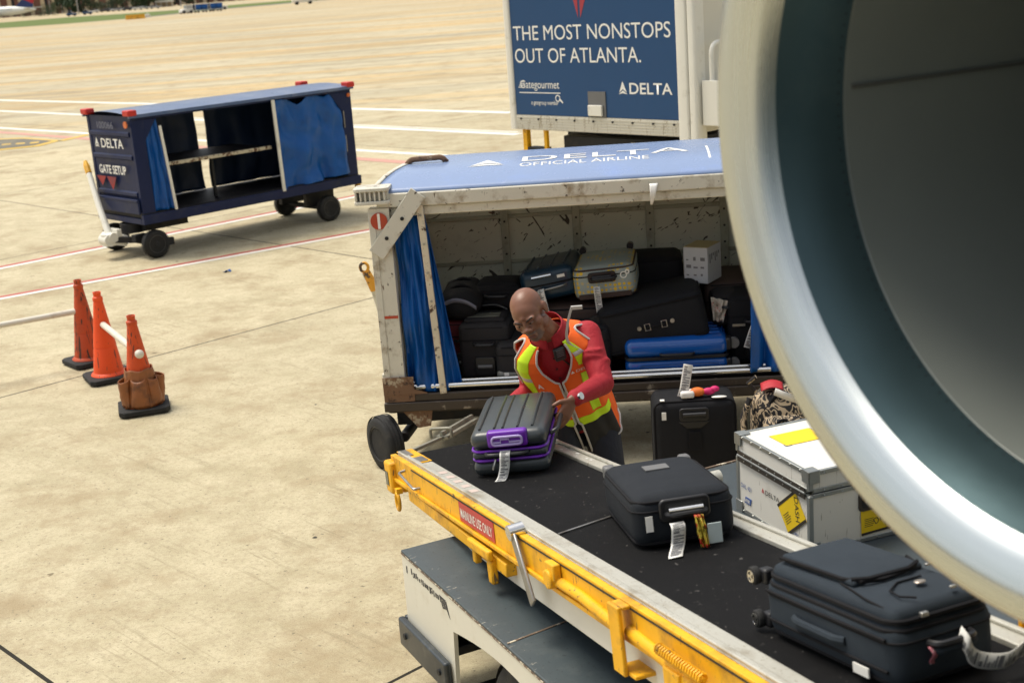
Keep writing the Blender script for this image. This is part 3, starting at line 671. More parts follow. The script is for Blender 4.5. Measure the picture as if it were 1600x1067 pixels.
for k in range(4): mb.prism([(0, 0), (.07, 0), (.07, .008), (0, .008)], 0, .0016, pf(.150+.012*k, 1.876+k*.02))
mb.prism([(0, 0), (.60, 0), (.60, .009), (0, .009)], 0, .0016, pf(.16, 1.822)); mb.build('emblem', 'letter', pn, smooth=False)
text('a gategroup member', 'letter', pn, pf(.33, 1.708), .045, .395, 0)
mb = MB(); mb.lathe([(.026, 0), (.036, 0), (.036, .0016), (.026, .0016)], 14, pf(.72, 1.775), cap=False); mb.prism([(0, 0), (.05, -.04), (.06, -.03), (.015, .012)], 0, .0016, pf(.735, 1.765)); mb.build('emblem', 'letter', pn, smooth=False)
emblem('letter', pn, pf(1.615, 1.828), .125)
text('DELTA', 'letter', pn, pf(1.70, 1.834), .108, .535, .012)
mb = MB()
for P in ([(-.10, .42), (-.10, .30), (.0, .0), (.0, .18)], [(.03, .42), (.03, .0), (.10, .16), (.12, .42)]): mb.prism(P, 0, .0016, pf(1.07, 2.555))
mb.prism([(-.45, .0), (-.02, .0), (-.02, .36), (-.25, .36)], 0, .0016, pf(1.07, 3.05)); mb.prism([(.03, .0), (.45, .0), (.2, .36), (.03, .36)], 0, .0016, pf(1.07, 3.05))
mb.build('emblem', mk('red decal', (.36, .035, .05), .5), pn, smooth=False)
mb = MB(); mb.box((1.15, -.022, 1.605), (1.385, -.0125, 1.85)); fl = mb.build('flap_plate', 'grey', tr, smooth=False)
mb = MB(); mb.box((1.165, -.05, 1.615), (1.35, -.024, 1.72)); mb.build('flap', 'white', fl, bevel=.006)
# platform and handrail round the corner
mb = MB(); mb.prism([(.02, 1.555), (1.6, 1.555), (1.6, 1.86), (.25, 1.86), (.02, 1.965)], 0, .42, frame((WT+.02, 0, 0), (0, 1, 0), (0, 0, 1)))
mb.build('platform_skirt', 'white', tr, bevel=.008)
mb = MB(); mb.tube(fillet_path([(WT+.12, .05, 1.85), (WT+.12, .05, 2.29), (WT+.12, .9, 2.29), (WT+.12, .9, 1.85)], .10, 6), .022, 10); mb.build('handrail', 'white', tr)
mb = MB()
mb.box((.46, .35, .95), (2.2, 5.6, 1.40)); mb.box((.7, .25, .55), (.95, 6.2, 1.0)); mb.box((1.6, .25, .55), (1.85, 6.2, 1.0)); mb.box((.6, .15, 1.05), (2.5, .34, 1.38))
mb.beam((.5, .5, .9), (2.2, 4.5, 1.3), .12, .12); mb.box((.36, 1.2, .5), (.7, 2.2, .95))
mb.build('chassis', 'darkmetal', tr, bevel=.01)
for y in (1.3, 5.0):
    for x, s in ((.30, -1), (2.25, 1)): wheel(tr, (x, y, .42), (s, 0, 0), .42, .28)
mb = MB(); rbox(mb, (.2, 5.5, .7), (2.35, 7.3, 2.6), .12); mb.build('cab', 'white', tr)
mb = MB(); mb.box((.35, 7.302, 1.7), (2.2, 7.32, 2.4)); mb.box((2.352, 5.9, 1.7), (2.365, 6.9, 2.4)); mb.build('cab_window', 'darkglass', tr, smooth=False)
mb = MB(); mb.box((.13, .02, 1.22), (.19, .08, 1.448)); mb.box((.445, .02, 1.22), (.485, .06, 1.448)); st = mb.build('step_bracket', 'yellow', tr, bevel=.004)
mb = MB(); mb.box((.192, .02, 1.225), (.443, .12, 1.262)); mb.build('step_tread', 'darkmetal', st, smooth=False)
mb = MB(); cp = (.03, .148); mb.box((1.55, .135, 1.27), (2.05, .148, 1.345)); sg_ = mb.build('caution_sign', mk('dirty caution plate', (.42, .35, .14), .6), tr, smooth=False)
text('CAUTION', 'print', sg_, frame((1.62, .134, 1.285), (1, 0, 0), (0, 0, 1)), .042, .34, .01)
# ------------------------------------------------------------------ luggage builders
def rcube(mb, lo, hi, r, M=None, puff=(0, 0, 0), nm=6, ne=4, warp=None):
    """box with all edges rounded by r; puff bulges the three pairs of faces"""
    lo, hi = V(lo), V(hi); c_ = (lo+hi)/2; h = (hi-lo)/2; r = min(r, min(h)*.98)
    def samples(hh): a = [-hh+r*(1-cos(pi/2*k/ne)) for k in range(ne)]; b_ = [(-hh+r)+(2*hh-2*r)*k/nm for k in range(nm+1)]; return a+b_+[-x for x in reversed(a)]
    S = [samples(h[i]) for i in range(3)]
    for ax in range(3):
        a, b_ = (ax+1) % 3, (ax+2) % 3
        for sg_ in (-1, 1):
            def fn(u, v, ax=ax, a=a, b_=b_, sg_=sg_):
                p = [0, 0, 0]; p[ax] = sg_*h[ax]; p[a] = S[a][round(u*(len(S[a])-1))]; p[b_] = S[b_][round(v*(len(S[b_])-1))]
                p = V(p); q = V([max(-h[i]+r, min(h[i]-r, p[i])) for i in range(3)])
                d = p-q
                if d.length > 1e-9: p = q+d.normalized()*r
                f = [cos(pi/2*max(-1, min(1, p[i]/h[i]))) for i in range(3)]
                for i in range(3): p[i] += (1 if p[i] > 0 else -1)*puff[i]*f[(i+1) % 3]*f[(i+2) % 3]*min(1, abs(p[i])/h[i])
                p = p+c_
                return warp(p) if warp else p
            mb2 = MB(); mb2.grid(fn, len(S[a])-1, len(S[b_])-1); mb.add(mb2.v, mb2.f, M)
    return mb
def weld(o, d=.0004):
    bm = bmesh.new(); bm.from_mesh(o.data); bmesh.ops.remove_doubles(bm, verts=bm.verts, dist=d); bmesh.ops.recalc_face_normals(bm, faces=bm.faces)
    bm.to_mesh(o.data); bm.free()
    for p in o.data.polygons: p.use_smooth = True
    return o
def rloop(x0, y0, x1, y1, r, n=5):
    P = []
    for cx, cy, a0 in ((x1-r, y1-r, 0), (x0+r, y1-r, 90), (x0+r, y0+r, 180), (x1-r, y0+r, 270)):
        for k in range(n+1): a = rad(a0+90*k/n); P.append((cx+r*cos(a), cy+r*sin(a)))
    return P
def ribbon(parent, pts, wdir, w, mat='tag', name='paper_tag', bars=True, seed=1, n=24):
    """a strip of paper along pts with printed bars"""
    pts = [V(p) for p in pts]; wd_ = V(wdir).normalized()*w/2
    def cr(t):
        k = t*(len(pts)-1); i = min(int(k), len(pts)-2); f = k-i
        p0 = pts[max(i-1, 0)]; p1 = pts[i]; p2 = pts[i+1]; p3 = pts[min(i+2, len(pts)-1)]
        return .5*((2*p1)+(p2-p0)*f+(2*p0-5*p1+4*p2-p3)*f*f+(-p0+3*p1-3*p2+p3)*f**3)
    mb = MB(); mb.grid(lambda u, v: cr(u)+wd_*(2*v-1), n, 2); o = mb.build(name, mat, parent, solid=.0012)
    if bars:
        rnd = random.Random(seed); mb = MB(); t = .12
        while t < .9:
            dt = rnd.choice((.012, .02, .03, .05)); a, b_ = (-.75, .75) if rnd.random() < .5 else (-.75, rnd.uniform(-.2, .5))
            p = cr(t); q = cr(min(t+dt*.6, 1)); tn = (q-p).normalized(); nn = wd_.normalized().cross(tn); 
            if nn.y > 0: nn = -nn
            mb.add([p+wd_*a+nn*.002, p+wd_*b_+nn*.002, q+wd_*b_+nn*.002, q+wd_*a+nn*.002], [(0, 1, 2, 3)]); t += dt
        mb.build('tag_print', mk_print, o, smooth=False)
    return o
mk_print = mk('printed barcode grey', (.16, .16, .17), .6)
def carry(mb, p, q, out, h=.03, r=.011):     # grab handle standing out from p to q
    p, q, out = V(p), V(q), V(out).normalized(); d = (q-p)
    return mb.tube(fillet_path([p, p+d*.06+out*h, q-d*.06+out*h, q], .03, 4), r, 8)
def softcase(name, label, M, W, D, H, mat='blackfab', group=None, pipe='trim', r=.045, puff=.012, pocket=True, spin=False, recess=True, wheels=True, cat='suitcase', sub=True):
    """fabric suitcase on its back: x width, y length (handle end at y = 0), z thickness"""
    t = thing(name, label, cat, M, group)
    mb = MB(); rcube(mb, (0, 0, 0), (W, D, H), r, None, (puff*.6, puff*.4, puff))
    weld(mb.build('shell', mat, t))
    mb = MB()
    for z in (.022, H-.022): mb.tube([(x, y, z) for x, y in rloop(.006, .006, W-.006, D-.006, r+.01)], .0065, 6, closed=True)
    mb.build('piping', pipe, t)
    mb = MB(); z = H*.72; mb.tube([(x, y, z) for x, y in rloop(-.004, -.003, W+.004, D+.003, r+.01)], .004, 6, closed=True); zp = mb.build('zip_track', 'trim', t)
    if pocket:
        mb = MB(); rcube(mb, (W*.10, D*.12, H*.7), (W*.90, D*.62, H+.022), .03, None, (0, 0, .012)); weld(mb.build('front_pocket', mat, t))
    mb = MB(); carry(mb, (W*.30, -.004, H*.66), (W*.70, -.004, H*.66), (0, -1, 0), .035, .010); mb.build('carry_handle', 'blackplastic', t)
    if recess:
        mb = MB(); P = rloop(W*.30, H*.08, W*.70, H*.42, .02); F = frame((0, .004, 0), (1, 0, 0), (0, 0, 1)); mb.prism(P, 0, .022, F); rc = mb.build('handle_recess', 'blackplastic', t, bevel=.005)
        mb = MB(); mb.tube([(W*.36, -.022, H*.25), (W*.64, -.022, H*.25)], .012, 10); mb.build('pull_handle', 'grey', rc)
    if wheels:
        for x in (.05, W-.05):
            mb = MB(); mb.cyl((x-.012, D+.02, .035), (x+.012, D+.02, .035), .030, n=14); mb.box((x-.025, D-.02, .01), (x+.025, D+.012, .06)); mb.build('wheel', 'rubber', t)
    return t
def tagloop(parent, p, down, side=(1, 0, 0), L=.20, w=.045, curl=.03, seed=1):
    p = V(p); dn = V(down).normalized(); sd_ = V(side).normalized(); out = sd_.cross(dn)
    if out.y > 0: out = -out
    return ribbon(parent, [p+out*.012, p+out*.035+dn*.02, p+dn*L*.4+out*.03, p+dn*L*.75+out*(.025+curl*.4), p+dn*L+out*(.02+curl)], sd_, w, seed=seed)
# ------------------------------------------------------------------ the loaded cart in front
CM = zrot((-.73, 8.153, 0), -.0789); CI = CM.inverted()
def cl(px, py, v):       # local point of the cart on its plane y = v
    o = CI @ V((0, 0, CAMZ)); d = CI.to_3x3() @ ray(px, py); return o+d*((v-o.y)/d.y)
L, W = 3.25, 1.22
cc = thing('covered_baggage_cart', 'scuffed white baggage cart with a blue lettered roof, loaded with suitcases behind the worker', 'baggage cart', CM)
m['roofblue'] = mk('blue roof sheet', (.21, .285, .46), .26, var=.10, vs=3, dirt=((.20, .29, .55), .55, 3), chips=((.04, .06, .14), .68, 30))
def inner_mat():
    t = NT('scuffed inner cart wall')
    n1 = t.noise(3, 6, .6); c = t.mix(n1, c4((.55, .56, .47)), c4((.67, .67, .57)))
    for sc_, rot, th, col, dis in ((8.5, .6, .642, (.05, .04, .03), 1.2), (11, -.9, .645, (.06, .045, .035), 1.8), (16, 2.2, .645, (.06, .05, .04), 2.5), (4, 1.3, .66, (.12, .045, .02), 1.5)):
        v = t.map((1, 1, .28), src=t.map((1, 1, 1), (0, rot, 0), (sc_, rot, 1))); f = t.noise(sc_*1.6, 3, .5, v, dis); c = t.mix(t.ramp(f, th+.022, th+.034), c, c4(col))
    c = t.mix(t.math('MULTIPLY', t.ramp(t.noise(1.4, 8, .7), .5, .75), .5), c, c4((.13, .11, .075)))
    t.l(c, t.b.inputs['Base Color']); t.b.inputs['Roughness'].default_value = .55; t.bump(n1, .1); return t.m
m['innerwall'] = inner_mat()
m['wallrib'] = mk('scuffed wall rib with painted shading', (.40, .40, .32), .5, var=.2, dirt=((.15, .13, .09), .5, 6), chips=((.05, .035, .025), .64, 18))  # darker than the wall to paint in rib shading, plus real scuffs
m['rustbrown'] = mk('rusty chipped paint', (.16, .085, .045), .7, var=.35, vs=8, dirt=((.40, .34, .24), .56, 8, .05), chips=((.05, .025, .015), .58, 20), bump=.2, bs=40)
m['scuffed'] = mk('scuffed white paint', (.60, .575, .485), .5, var=.10, vs=5, dirt=((.26, .20, .12), .53, 6, .15), chips=((.04, .025, .018), .615, 20), scr=((.12, .07, .04), 26, .70), bump=.12, bs=30)
def zroof(y): k = min(1, max(0, y/W)); return 1.778+.098*(1-abs(2*k-1)**3.0)
mb = MB(); mb.grid(lambda u, v: V(((-.07+.32*min(v*W, .55))+u*(L+.05-(-.07+.32*min(v*W, .55))), -.02+v*(W+.04), zroof(v*W))), 40, 30); rf = mb.build('roof', 'roofblue', cc, solid=.008)
mb = MB(); mb.grid(lambda u, v: V(((-.075+.32*min(v*W, .55))+u*.03, -.022+v*(W+.04), zroof(v*W)+.0065)), 2, 30); mb.build('roof_edge', 'scuffed', rf, solid=.004)
def rw(u0, y0): return lambda p: V((u0+p.x, y0+p.y, zroof(y0+p.y)+.0075))
def rtext(s, u0, y0, h, w, bold):
    me = text_mesh(s, bold); bm = bmesh.new(); bm.from_mesh(me); xs = [v.co.x for v in bm.verts]; x0, x1 = min(xs), max(xs)
    for v in bm.verts: v.co = V(((v.co.x-x0)*w/(x1-x0), v.co.y*h/.73, 0))
    for k in range(1, 6): bmesh.ops.bisect_plane(bm, geom=bm.verts[:]+bm.edges[:]+bm.faces[:], plane_co=(0, h*k/6, 0), plane_no=(0, 1, 0))
    f = rw(u0, y0)
    for v in bm.verts: v.co = f(v.co)
    bm.to_mesh(me); bm.free(); link('lettering', me, 'letter', rf, smooth=False)
rtext('DELTA', .85, .33, .15, 1.04, .0); rtext('OFFICIAL AIRLINE', .84, .22, .07, .80, .0)
mb = MB()
for P in ([(0, 1), (-.40, .12), (0, .40)], [(0, 1), (0, .40), (.40, .12)], [(-.46, 0), (0, .30), (.46, 0), (0, .09)]):
    f = rw(.63, .27); mb.add([f(V((x*.26, y*.16, 0))) for x, y in P], [tuple(range(len(P)))])
mb.build('emblem', 'letter', rf, smooth=False)
mb = MB(); f = rw(2.0, .14); mb.grid(lambda u, v: f(V((u*.014, v*.32, 0))), 1, 8); mb.build('roof_line', 'letter', rf, smooth=False)
mb = MB(); mb.tube(fillet_path([(.10, .50, zroof(.5)), (.13, .5, zroof(.5)+.03), (.33, .5, zroof(.5)+.035), (.36, .5, zroof(.5))], .02), .018, 8); mb.build('roof_bracket', 'rustbrown', rf)
mb = MB(); mb.box((-.03, -.035, 1.690), (L, .03, 1.776)); mb.box((-.03, -.005, 1.63), (L, .025, 1.688)); mb.box((-.03, W-.03, 1.69), (L, W+.035, 1.776)); mb.build('top_rail', 'scuffed', cc, bevel=.008)
for x0, x1 in ((-.085, .045), (L-.045, L+.085)):
    mb = MB(); mb.box((x0, -.045, .40), (x1, .055, 1.69)); mb.box((x0, -.05, .52), (x0+.04, -.046, 1.66)); mb.build('corner_post', 'scuffed', cc, bevel=.007)
    mb = MB(); mb.box((x0, W-.055, .40), (x1, W+.045, 1.69)); mb.build('corner_post', 'scuffed', cc, bevel=.007)
mb = MB(); mb.beam((.235, -.055, 1.775), (-.055, -.060, 1.41), .105, .018, (0, 1, 0)); mb.build('corner_brace', 'scuffed', cc, bevel=.003)
mb = MB(); mb.cyl((.125, -.066, 1.625), (.125, -.072, 1.625), .012, n=10); mb.cyl((.02, -.066, 1.51), (.02, -.072, 1.51), .012, n=10); mb.build('bolts', 'darkmetal', cc)
# ribbed rubber bumper on the roof corner
mb = MB()
rbox(mb, (-.16, -.085, 1.72), (.06, .09, 1.742), .03); rbox(mb, (-.16, -.085, 1.80), (.06, .09, 1.822), .03)
for k in range(7): mb.box((-.15+k*.029, -.080, 1.7425), (-.138+k*.029, .08, 1.7995))
mb.box((-.12, -.05, 1.7425), (.05, .06, 1.7993)); mb.build('roof_corner_bumper', 'scuffed', cc, bevel=.004)
mb = MB(); mb.cyl((-.02, -.046, 1.615), (-.02, -.056, 1.615), .052, n=24); rr = mb.build('reflector', 'redrefl', cc)
mb = MB(); mb.box((-.028, -.0575, 1.568), (-.012, -.0562, 1.662)); mb.build('reflector_bar', 'letter', rr, smooth=False)
mb = MB(); mb.box((-.06, -.047, 1.0), (.04, -.0455, 1.018)); mb.build('red_stripe', 'redrefl', cc, smooth=False)
# walls
mb = MB(); mb.box((.045, W-.03, .5), (L-.045, W-.006, 1.70)); bw = mb.build('back_wall', 'innerwall', cc, smooth=False)
mb = MB()
for x in (.62, 1.12, 1.63, 2.14, 2.65): mb.box((x, W-.052, .5), (x+.055, W-.0305, 1.69))
for z in (1.05, 1.37, .78): mb.box((.05, W-.042, z), (L-.05, W-.0307, z+.028))
mb.build('wall_ribs', 'wallrib', bw, bevel=.004)
mb = MB()
for x in (.62, 1.12, 1.63, 2.14):
    for k in range(9): mb.cyl((x+.028, W-.052, .66+k*.115), (x+.028, W-.057, .66+k*.115), .008, n=8)
mb.build('rivets', 'darkmetal', bw)
for x in (.0, L-.02):
    mb = MB(); mb.box((x, .06, .5), (x+.02, W-.06, 1.70)); mb.build('end_wall', 'innerwall', cc, smooth=False)
mb = MB(); mb.grid(lambda u, v: V((.02+u*(L-.04), .03+v*(W-.06), zroof(v*W)-.03)), 4, 12); mb.build('ceiling', 'innerwall', cc)
mb = MB(); mb.box((-.03, .07, .44), (L+.03, W, .50)); mb.build('deck', 'deckdark', cc, bevel=.004)
mb = MB(); mb.cyl((.05, .0, .535), (L-.05, .0, .535), .021, n=14); mb.cyl((.05, .055, .548), (L-.05, .055, .548), .014, n=12); mb.build('floor_rollers', 'chrome', cc)
m['beam'] = mk('dented dirty sill', (.045, .034, .026), .5, .25, var=.3, vs=6, dirt=((.22, .19, .15), .60, 9, .05), chips=((.32, .28, .2), .70, 40), bump=.25, bs=26)
mb = MB(); mb.box((-.10, -.065, .395), (L+.10, .02, .455)); mb.box((-.08, -.05, .4555), (L+.08, -.025, .505)); mb.box((-.09, .022, .36), (L+.09, .062, .43)); mb.build('sill_beam', 'beam', cc, bevel=.006)
mb = MB(); mb.box((-.095, -.056, .46), (.10, -.048, .62)); mb.prism([(-.095, .62), (.05, .62), (.10, .54), (.18, .515), (.18, .508), (-.095, .508)], 0, .006, frame((0, -.056, 0), (1, 0, 0), (0, 0, 1))); mb.build('corner_gusset', 'rustbrown', cc, smooth=False)
mb = MB(); mb.prism([(.0, .394), (.20, .394), (.18, .28), (.10, .27)], 0, .012, frame((0, -.01, 0), (1, 0, 0), (0, 0, 1))); mb.build('skirt_bracket', 'rustbrown', cc, bevel=.002)
mb = MB(); mb.box((.25, .15, .34), (L-.2, W-.15, .435)); mb.box((.05, .3, .22), (.55, W-.3, .335)); mb.cyl((-.02, .1, .17), (.1, W-.1, .17), .035); mb.beam((.0, .3, .25), (.35, .35, .25), .08, .08); mb.box((-.06, .14, .24), (.04, .30, .38)); mb.cyl((2.9, .05, .17), (2.9, W-.05, .17), .035); mb.build('chassis', 'darkmetal', cc, bevel=.006)
for (x, y, ax_) in ((-.125, .0, (-.80, -.60, 0)), (.18, W-.05, (.80, .60, 0)), (2.9, .03, (0, -1, 0)), (2.9, W-.03, (0, 1, 0))): wheel(cc, (x, y, .178), ax_, .178, .115)
mb = MB(); mb.tube([cl(606, 520, .32), cl(585, 452, .30), cl(571, 424, .28)], [.022, .026, .03], 8); tb = mb.build('tow_bar', 'scuffed', cc)
mb = MB(); p = cl(586, 452, .275); q = cl(572, 424, .255); mb.tube([p, q], [.034, .026], 8); e = cl(569, 418, .25); mb.tube([e+V((.026*cos(k*pi/6), 0, .030*sin(k*pi/6))) for k in range(12)], .010, 6, closed=True); mb.build('tow_eye', mk('worn yellow paint', (.66, .30, .02), .5, chips=((.06, .04, .03), .54, 14)), tb)
mb = MB(); cloth(mb, (.055, .02, 1.66), (.215, .02, 1.69), (.06, .0, .52), (.25, -.01, .505), (0, 1, 0), .026, 1.15, 1.0, 46, 34, None, .03); cu = mb.build('curtain', 'tarp', cc, solid=.004)
mb = MB(); cloth(mb, (.245, .03, 1.66), (.262, .05, 1.50), (.265, .0, .505), (.40, .02, .515), (0, 1, 0), .022, 1.2, 2.0, 26, 30, None, .015); mb.build('curtain_flap', 'tarp', cu, solid=.004)
m['pole'] = mk('rust spotted cream pole', (.60, .53, .40), .5, var=.12, dirt=((.34, .20, .10), .54, 8, .1), chips=((.07, .035, .02), .60, 13), bump=.1)
mb = MB(); mb.beam((.232, -.03, 1.695), (.282, -.045, .50), .042, .02, (0, 1, 0)); po = mb.build('curtain_pole', 'pole', cu, bevel=.004)
mb = MB()
for k in range(7):
    p = V((.232, -.041, 1.695)).lerp(V((.282, -.056, .50)), .05+k*.15); mb.cyl(p, p+V((0, -.005, 0)), .008, n=8)
mb.build('rivets', 'steel', po)
mb = MB(); p0 = cl(1180, 500, .0); p1 = cl(1216, 592, .0); z0 = .53; cloth(mb, (p0.x, .04, 1.66), (p0.x+.35, .04, 1.66), (p0.x-.04, .0, z0), (p0.x+.38, .0, z0), (0, 1, 0), .035, 2.5, 4, 50, 30, None, .02); mb.build('curtain', 'tarp', cc, solid=.004)
mb = MB(); mb.box((-.16, .3, .50), (-.09, .42, .54)); mb.build('step_plate', 'scuffed', cc, bevel=.004)
# torn paper on the roof edge
p = cl(1020, 287, -.05); mb = MB(); mb.grid(lambda u, v: V((p.x-.02+u*.05*(1-v*.7), -.045-.02*sin(v*4), p.z-v*.13)), 4, 8); o = mb.build('paper_scrap', 'tag', solid=.001); o.matrix_world = CM; tag(o, 'torn strip of white paper stuck on the cart roof edge', 'paper')
# ------------------------------------------------------------------ luggage in the cart
m['navyhard'] = mk('navy hard shell', (.006, .028, .055), .32, var=.1, bump=.05, bs=120)
m['bluehard'] = mk('glossy blue hard shell', (.006, .085, .36), .22, var=.06, bump=.02, coat=.4)
m['brownfab'] = mk('brown case fabric', (.05, .029, .022), .7, var=.2, bump=.2, bs=300)
m['darkredfab'] = mk('dark red case fabric', (.11, .008, .012), .7, var=.2, bump=.2, bs=300)
m['charcoal'] = mk('charcoal case fabric', (.020, .019, .021), .8, var=.2, bump=.25, bs=300, spec=.35)
m['greyhard'] = mk('grey hard shell', (.20, .20, .18), .4, var=.1)
def pattern_mat():
    t = NT('grey fabric with yellow flowers')
    br = t.n('TexVoronoi'); v = t.map((34, 34, 34)); t.l(v, br.inputs['Vector']); br.inputs['Scale'].default_value = 1; br.inputs['Randomness'].default_value = .25
    d = t.math('LESS_THAN', br.outputs['Distance'], .40); big = t.ramp(t.noise(7, 2, .5, None, 1), .40, .46)
    f = t.math('MULTIPLY', d, big); c = t.mix(t.noise(4, 4), c4((.24, .29, .28)), c4((.36, .40, .37)))
    c = t.mix(f, c, c4((.72, .47, .02))); t.l(c, t.b.inputs['Base Color']); t.b.inputs['Roughness'].default_value = .6; return t.m
m['pattern'] = pattern_mat()
GB = 'suitcases stacked in the loaded cart'
def cm(u, v, z, yaw=0, roll=0, pitch=0): return CM @ MX.Translation((u, v, z)) @ MX.Rotation(rad(yaw), 4, 'Z') @ MX.Rotation(rad(roll), 4, 'Y') @ MX.Rotation(rad(pitch), 4, 'X')
def P2(px, py, v): return cl(px, py, v)
# red case with a black duffel on it, left
p = P2(699, 592, .34); q = P2(728, 502, .34); t = softcase('suitcase', 'dark red suitcase standing at the left end of the cart behind the curtain', cm(p.x, .34, .5), q.x-p.x+.1, .42, q.z-.5, 'darkredfab', GB, pocket=False, r=.03)
def duffel(label, M, W, D, H, mat='blackfab', band=True, name='duffel_bag'):
    t = thing(name, label, 'duffel bag', M, None)
    mb = MB(); rcube(mb, (0, 0, 0), (W, D, H), H*.46, None, (.01, .01, .0), warp=lambda p: p+V((0, 0, .018*NZ.noise(p*9)))); weld(mb.build('body', mat, t))
    mb = MB()
    for y in (D*.3, D*.7): mb.tube([(x, y, H*.5+H*.56*sin(pi*(.08+.84*k/10))) for k, x in enumerate([W*(.06+.88*j/10) for j in range(11)])], .012, 6)
    mb.build('strap', 'trim', t)
    if band: ribbon(t, [(W*.10, -.004, H*.62), (W*.4, -.024, H*.76), (W*.7, -.026, H*.68), (W*.93, -.006, H*.45)], (0, -.25, 1), .03, 'greyletter', 'reflective_band', False)
    return t
u0 = P2(688, 505, .30); u1 = P2(738, 466, .30); duffel('black duffel bag with a grey band lying on the dark red suitcase', cm(u0.x, .30, q.z+.005), u1.x-u0.x+.04, .5, .2)
p = P2(722, 596, .22); q = P2(786, 522, .22); t = softcase('suitcase', 'large dark grey fabric suitcase with a pale top panel left of the worker', cm(p.x, .22, .502, -4), q.x-p.x+.04, .62, .36, 'charcoal', GB, pocket=False, r=.03)
Wc = q.x-p.x+.04
mb = MB(); rcube(mb, (.03, .06, .352), (Wc-.03, .30, .385), .015); weld(mb.build('top_panel', 'charcoal', t))
mb = MB(); rcube(mb, (.05, .10, .386), (Wc-.07, .20, .392), .003); weld(mb.build('label_window', mk('dull clear label window', (.16, .16, .13), .25), t))
ribbon(t, [(.02, .3, .40), (.12, .26, .425), (.22, .25, .43), (.30, .2, .41)], (0, 1, 0), .03, 'grey', 'strap', False)
softcase('suitcase', 'black fabric case lying flat on top of the large dark grey suitcase', cm(p.x+.06, .52, .885, -8), .36, .4, .15, 'blackfab', GB, recess=False, wheels=False)
p = P2(779, 602, .12); t = softcase('suitcase', 'dark hard case with a pale grey base half hidden behind the worker', cm(p.x, .10, .502), .42, .45, .25, 'charcoal', GB, pocket=False, recess=True, r=.04)
mb = MB(); rcube(mb, (-.004, -.006, .012), (.424, .44, .085), .03); weld(mb.build('lower_shell', 'greyhard', t)); mb = MB(); mb.box((.045, -.009, .045), (.075, -.0065, .07)); mb.build('sticker', 'tag', t, smooth=False)
# dark base layer
p = P2(862, 520, .42); t = softcase('suitcase', 'dark brown suitcase under the navy and the flowered cases behind the worker', cm(.86, .40, .505), .62, .6, .40, 'brownfab', GB, pocket=False)
mb = MB(); mb.box((.09, -.014, .27), (.17, -.010, .35)); mb.build('patch', 'trim', t, smooth=False); mb = MB(); mb.tube([(.10+.06*x, -.018, .28+.06*y) for x, y in ((0, 0), (1, 0), (1, 1), (0, 1))], .004, 4, closed=True); mb.build('patch_frame', 'grey', t)
t = softcase('suitcase', 'black fabric case upright behind the large tilted black suitcase', cm(1.30, .70, .505), .55, .38, .62, 'blackfab', GB, pocket=False)
p = P2(822, 470, .46); q = P2(898, 420, .46)
t = thing('suitcase', 'navy blue hard suitcase with a long paper tag on top of the pile', 'suitcase', cm(p.x-.01, .44, .918, -6, -10), GB)
Wn, Dn, Hn = .36, .5, .21
mb = MB(); rcube(mb, (0, 0, 0), (Wn, Dn, Hn), .05, None, (.006, .006, .012)); weld(mb.build('shell', 'navyhard', t))
mb = MB(); mb.tube([(x, y, Hn*.52) for x, y in rloop(-.003, -.003, Wn+.003, Dn+.003, .052)], .007, 6, closed=True); mb.build('seam', 'trim', t)
mb = MB()
for k in range(4): mb.tube([(.05+k*.085, .05, Hn+.008), (.05+k*.085, Dn-.05, Hn+.008)], .007, 6)
mb.build('ridges', 'navyhard', t)
mb = MB(); mb.tube([(.09, -.012, Hn*.80), (.22, -.012, Hn*.80)], .011, 8); mb.build('pull_handle', 'chrome', t)
mb = MB(); carry(mb, (.06, 0, Hn*.36), (.30, 0, Hn*.42), (0, -1, 0), .03, .006); mb.build('carry_handle', 'steel', t)
mb = MB(); mb.box((.255, -.008, Hn*.66), (.305, -.004, Hn*.75)); mb.build('sticker', 'tag', t, smooth=False)
tagloop(t, (.14, -.03, Hn*.44), (0, 0, -1), (1, 0, .1), .21, .042, .01, 3)
p = P2(899, 468, .40)
t = softcase('suitcase', 'pale grey suitcase with yellow flowers lying on top of the pile in the cart', cm(p.x, .38, .935, -4, -4), .40, .55, .22, 'pattern', GB, pocket=False, pipe='brownfab', r=.055, recess=False)
mb = MB(); mb.prism(rloop(.10, .115, .28, .185, .02), 0, .014, frame((0, -.002, 0), (1, 0, 0), (0, 0, 1))); rc = mb.build('handle_recess', 'blackplastic', t, bevel=.005)
mb = MB(); mb.tube([(.13, -.024, .155), (.25, -.024, .155)], .012, 8); mb.build('pull_handle', 'blackplastic', rc)
mb = MB(); mb.box((.03, -.007, .012), (.37, -.002, .045)); mb.build('base_band', 'brownfab', t, bevel=.002)
for x in (.04, .36):
    mb = MB(); mb.cyl((x, .47, .235), (x, .52, .235), .024, n=12); mb.build('corner_foot', 'blackplastic', t)
tagloop(t, (.155, -.035, .10), (0, 0, -1), (1, 0, 0), .17, .042, .0, 5)
mb = MB(); mb.lathe([(.016, 0), (.023, 0), (.023, .002), (.016, .002)], 12, frame((.33, -.006, .15), (1, 0, 0), (0, 0, 1)), cap=False); mb.lathe([(.008, 0), (.016, 0), (.016, .002), (.008, .002)], 10, frame((.355, -.006, .168), (1, 0, 0), (0, 0, 1)), cap=False); mb.build('emblem', 'letter', t)
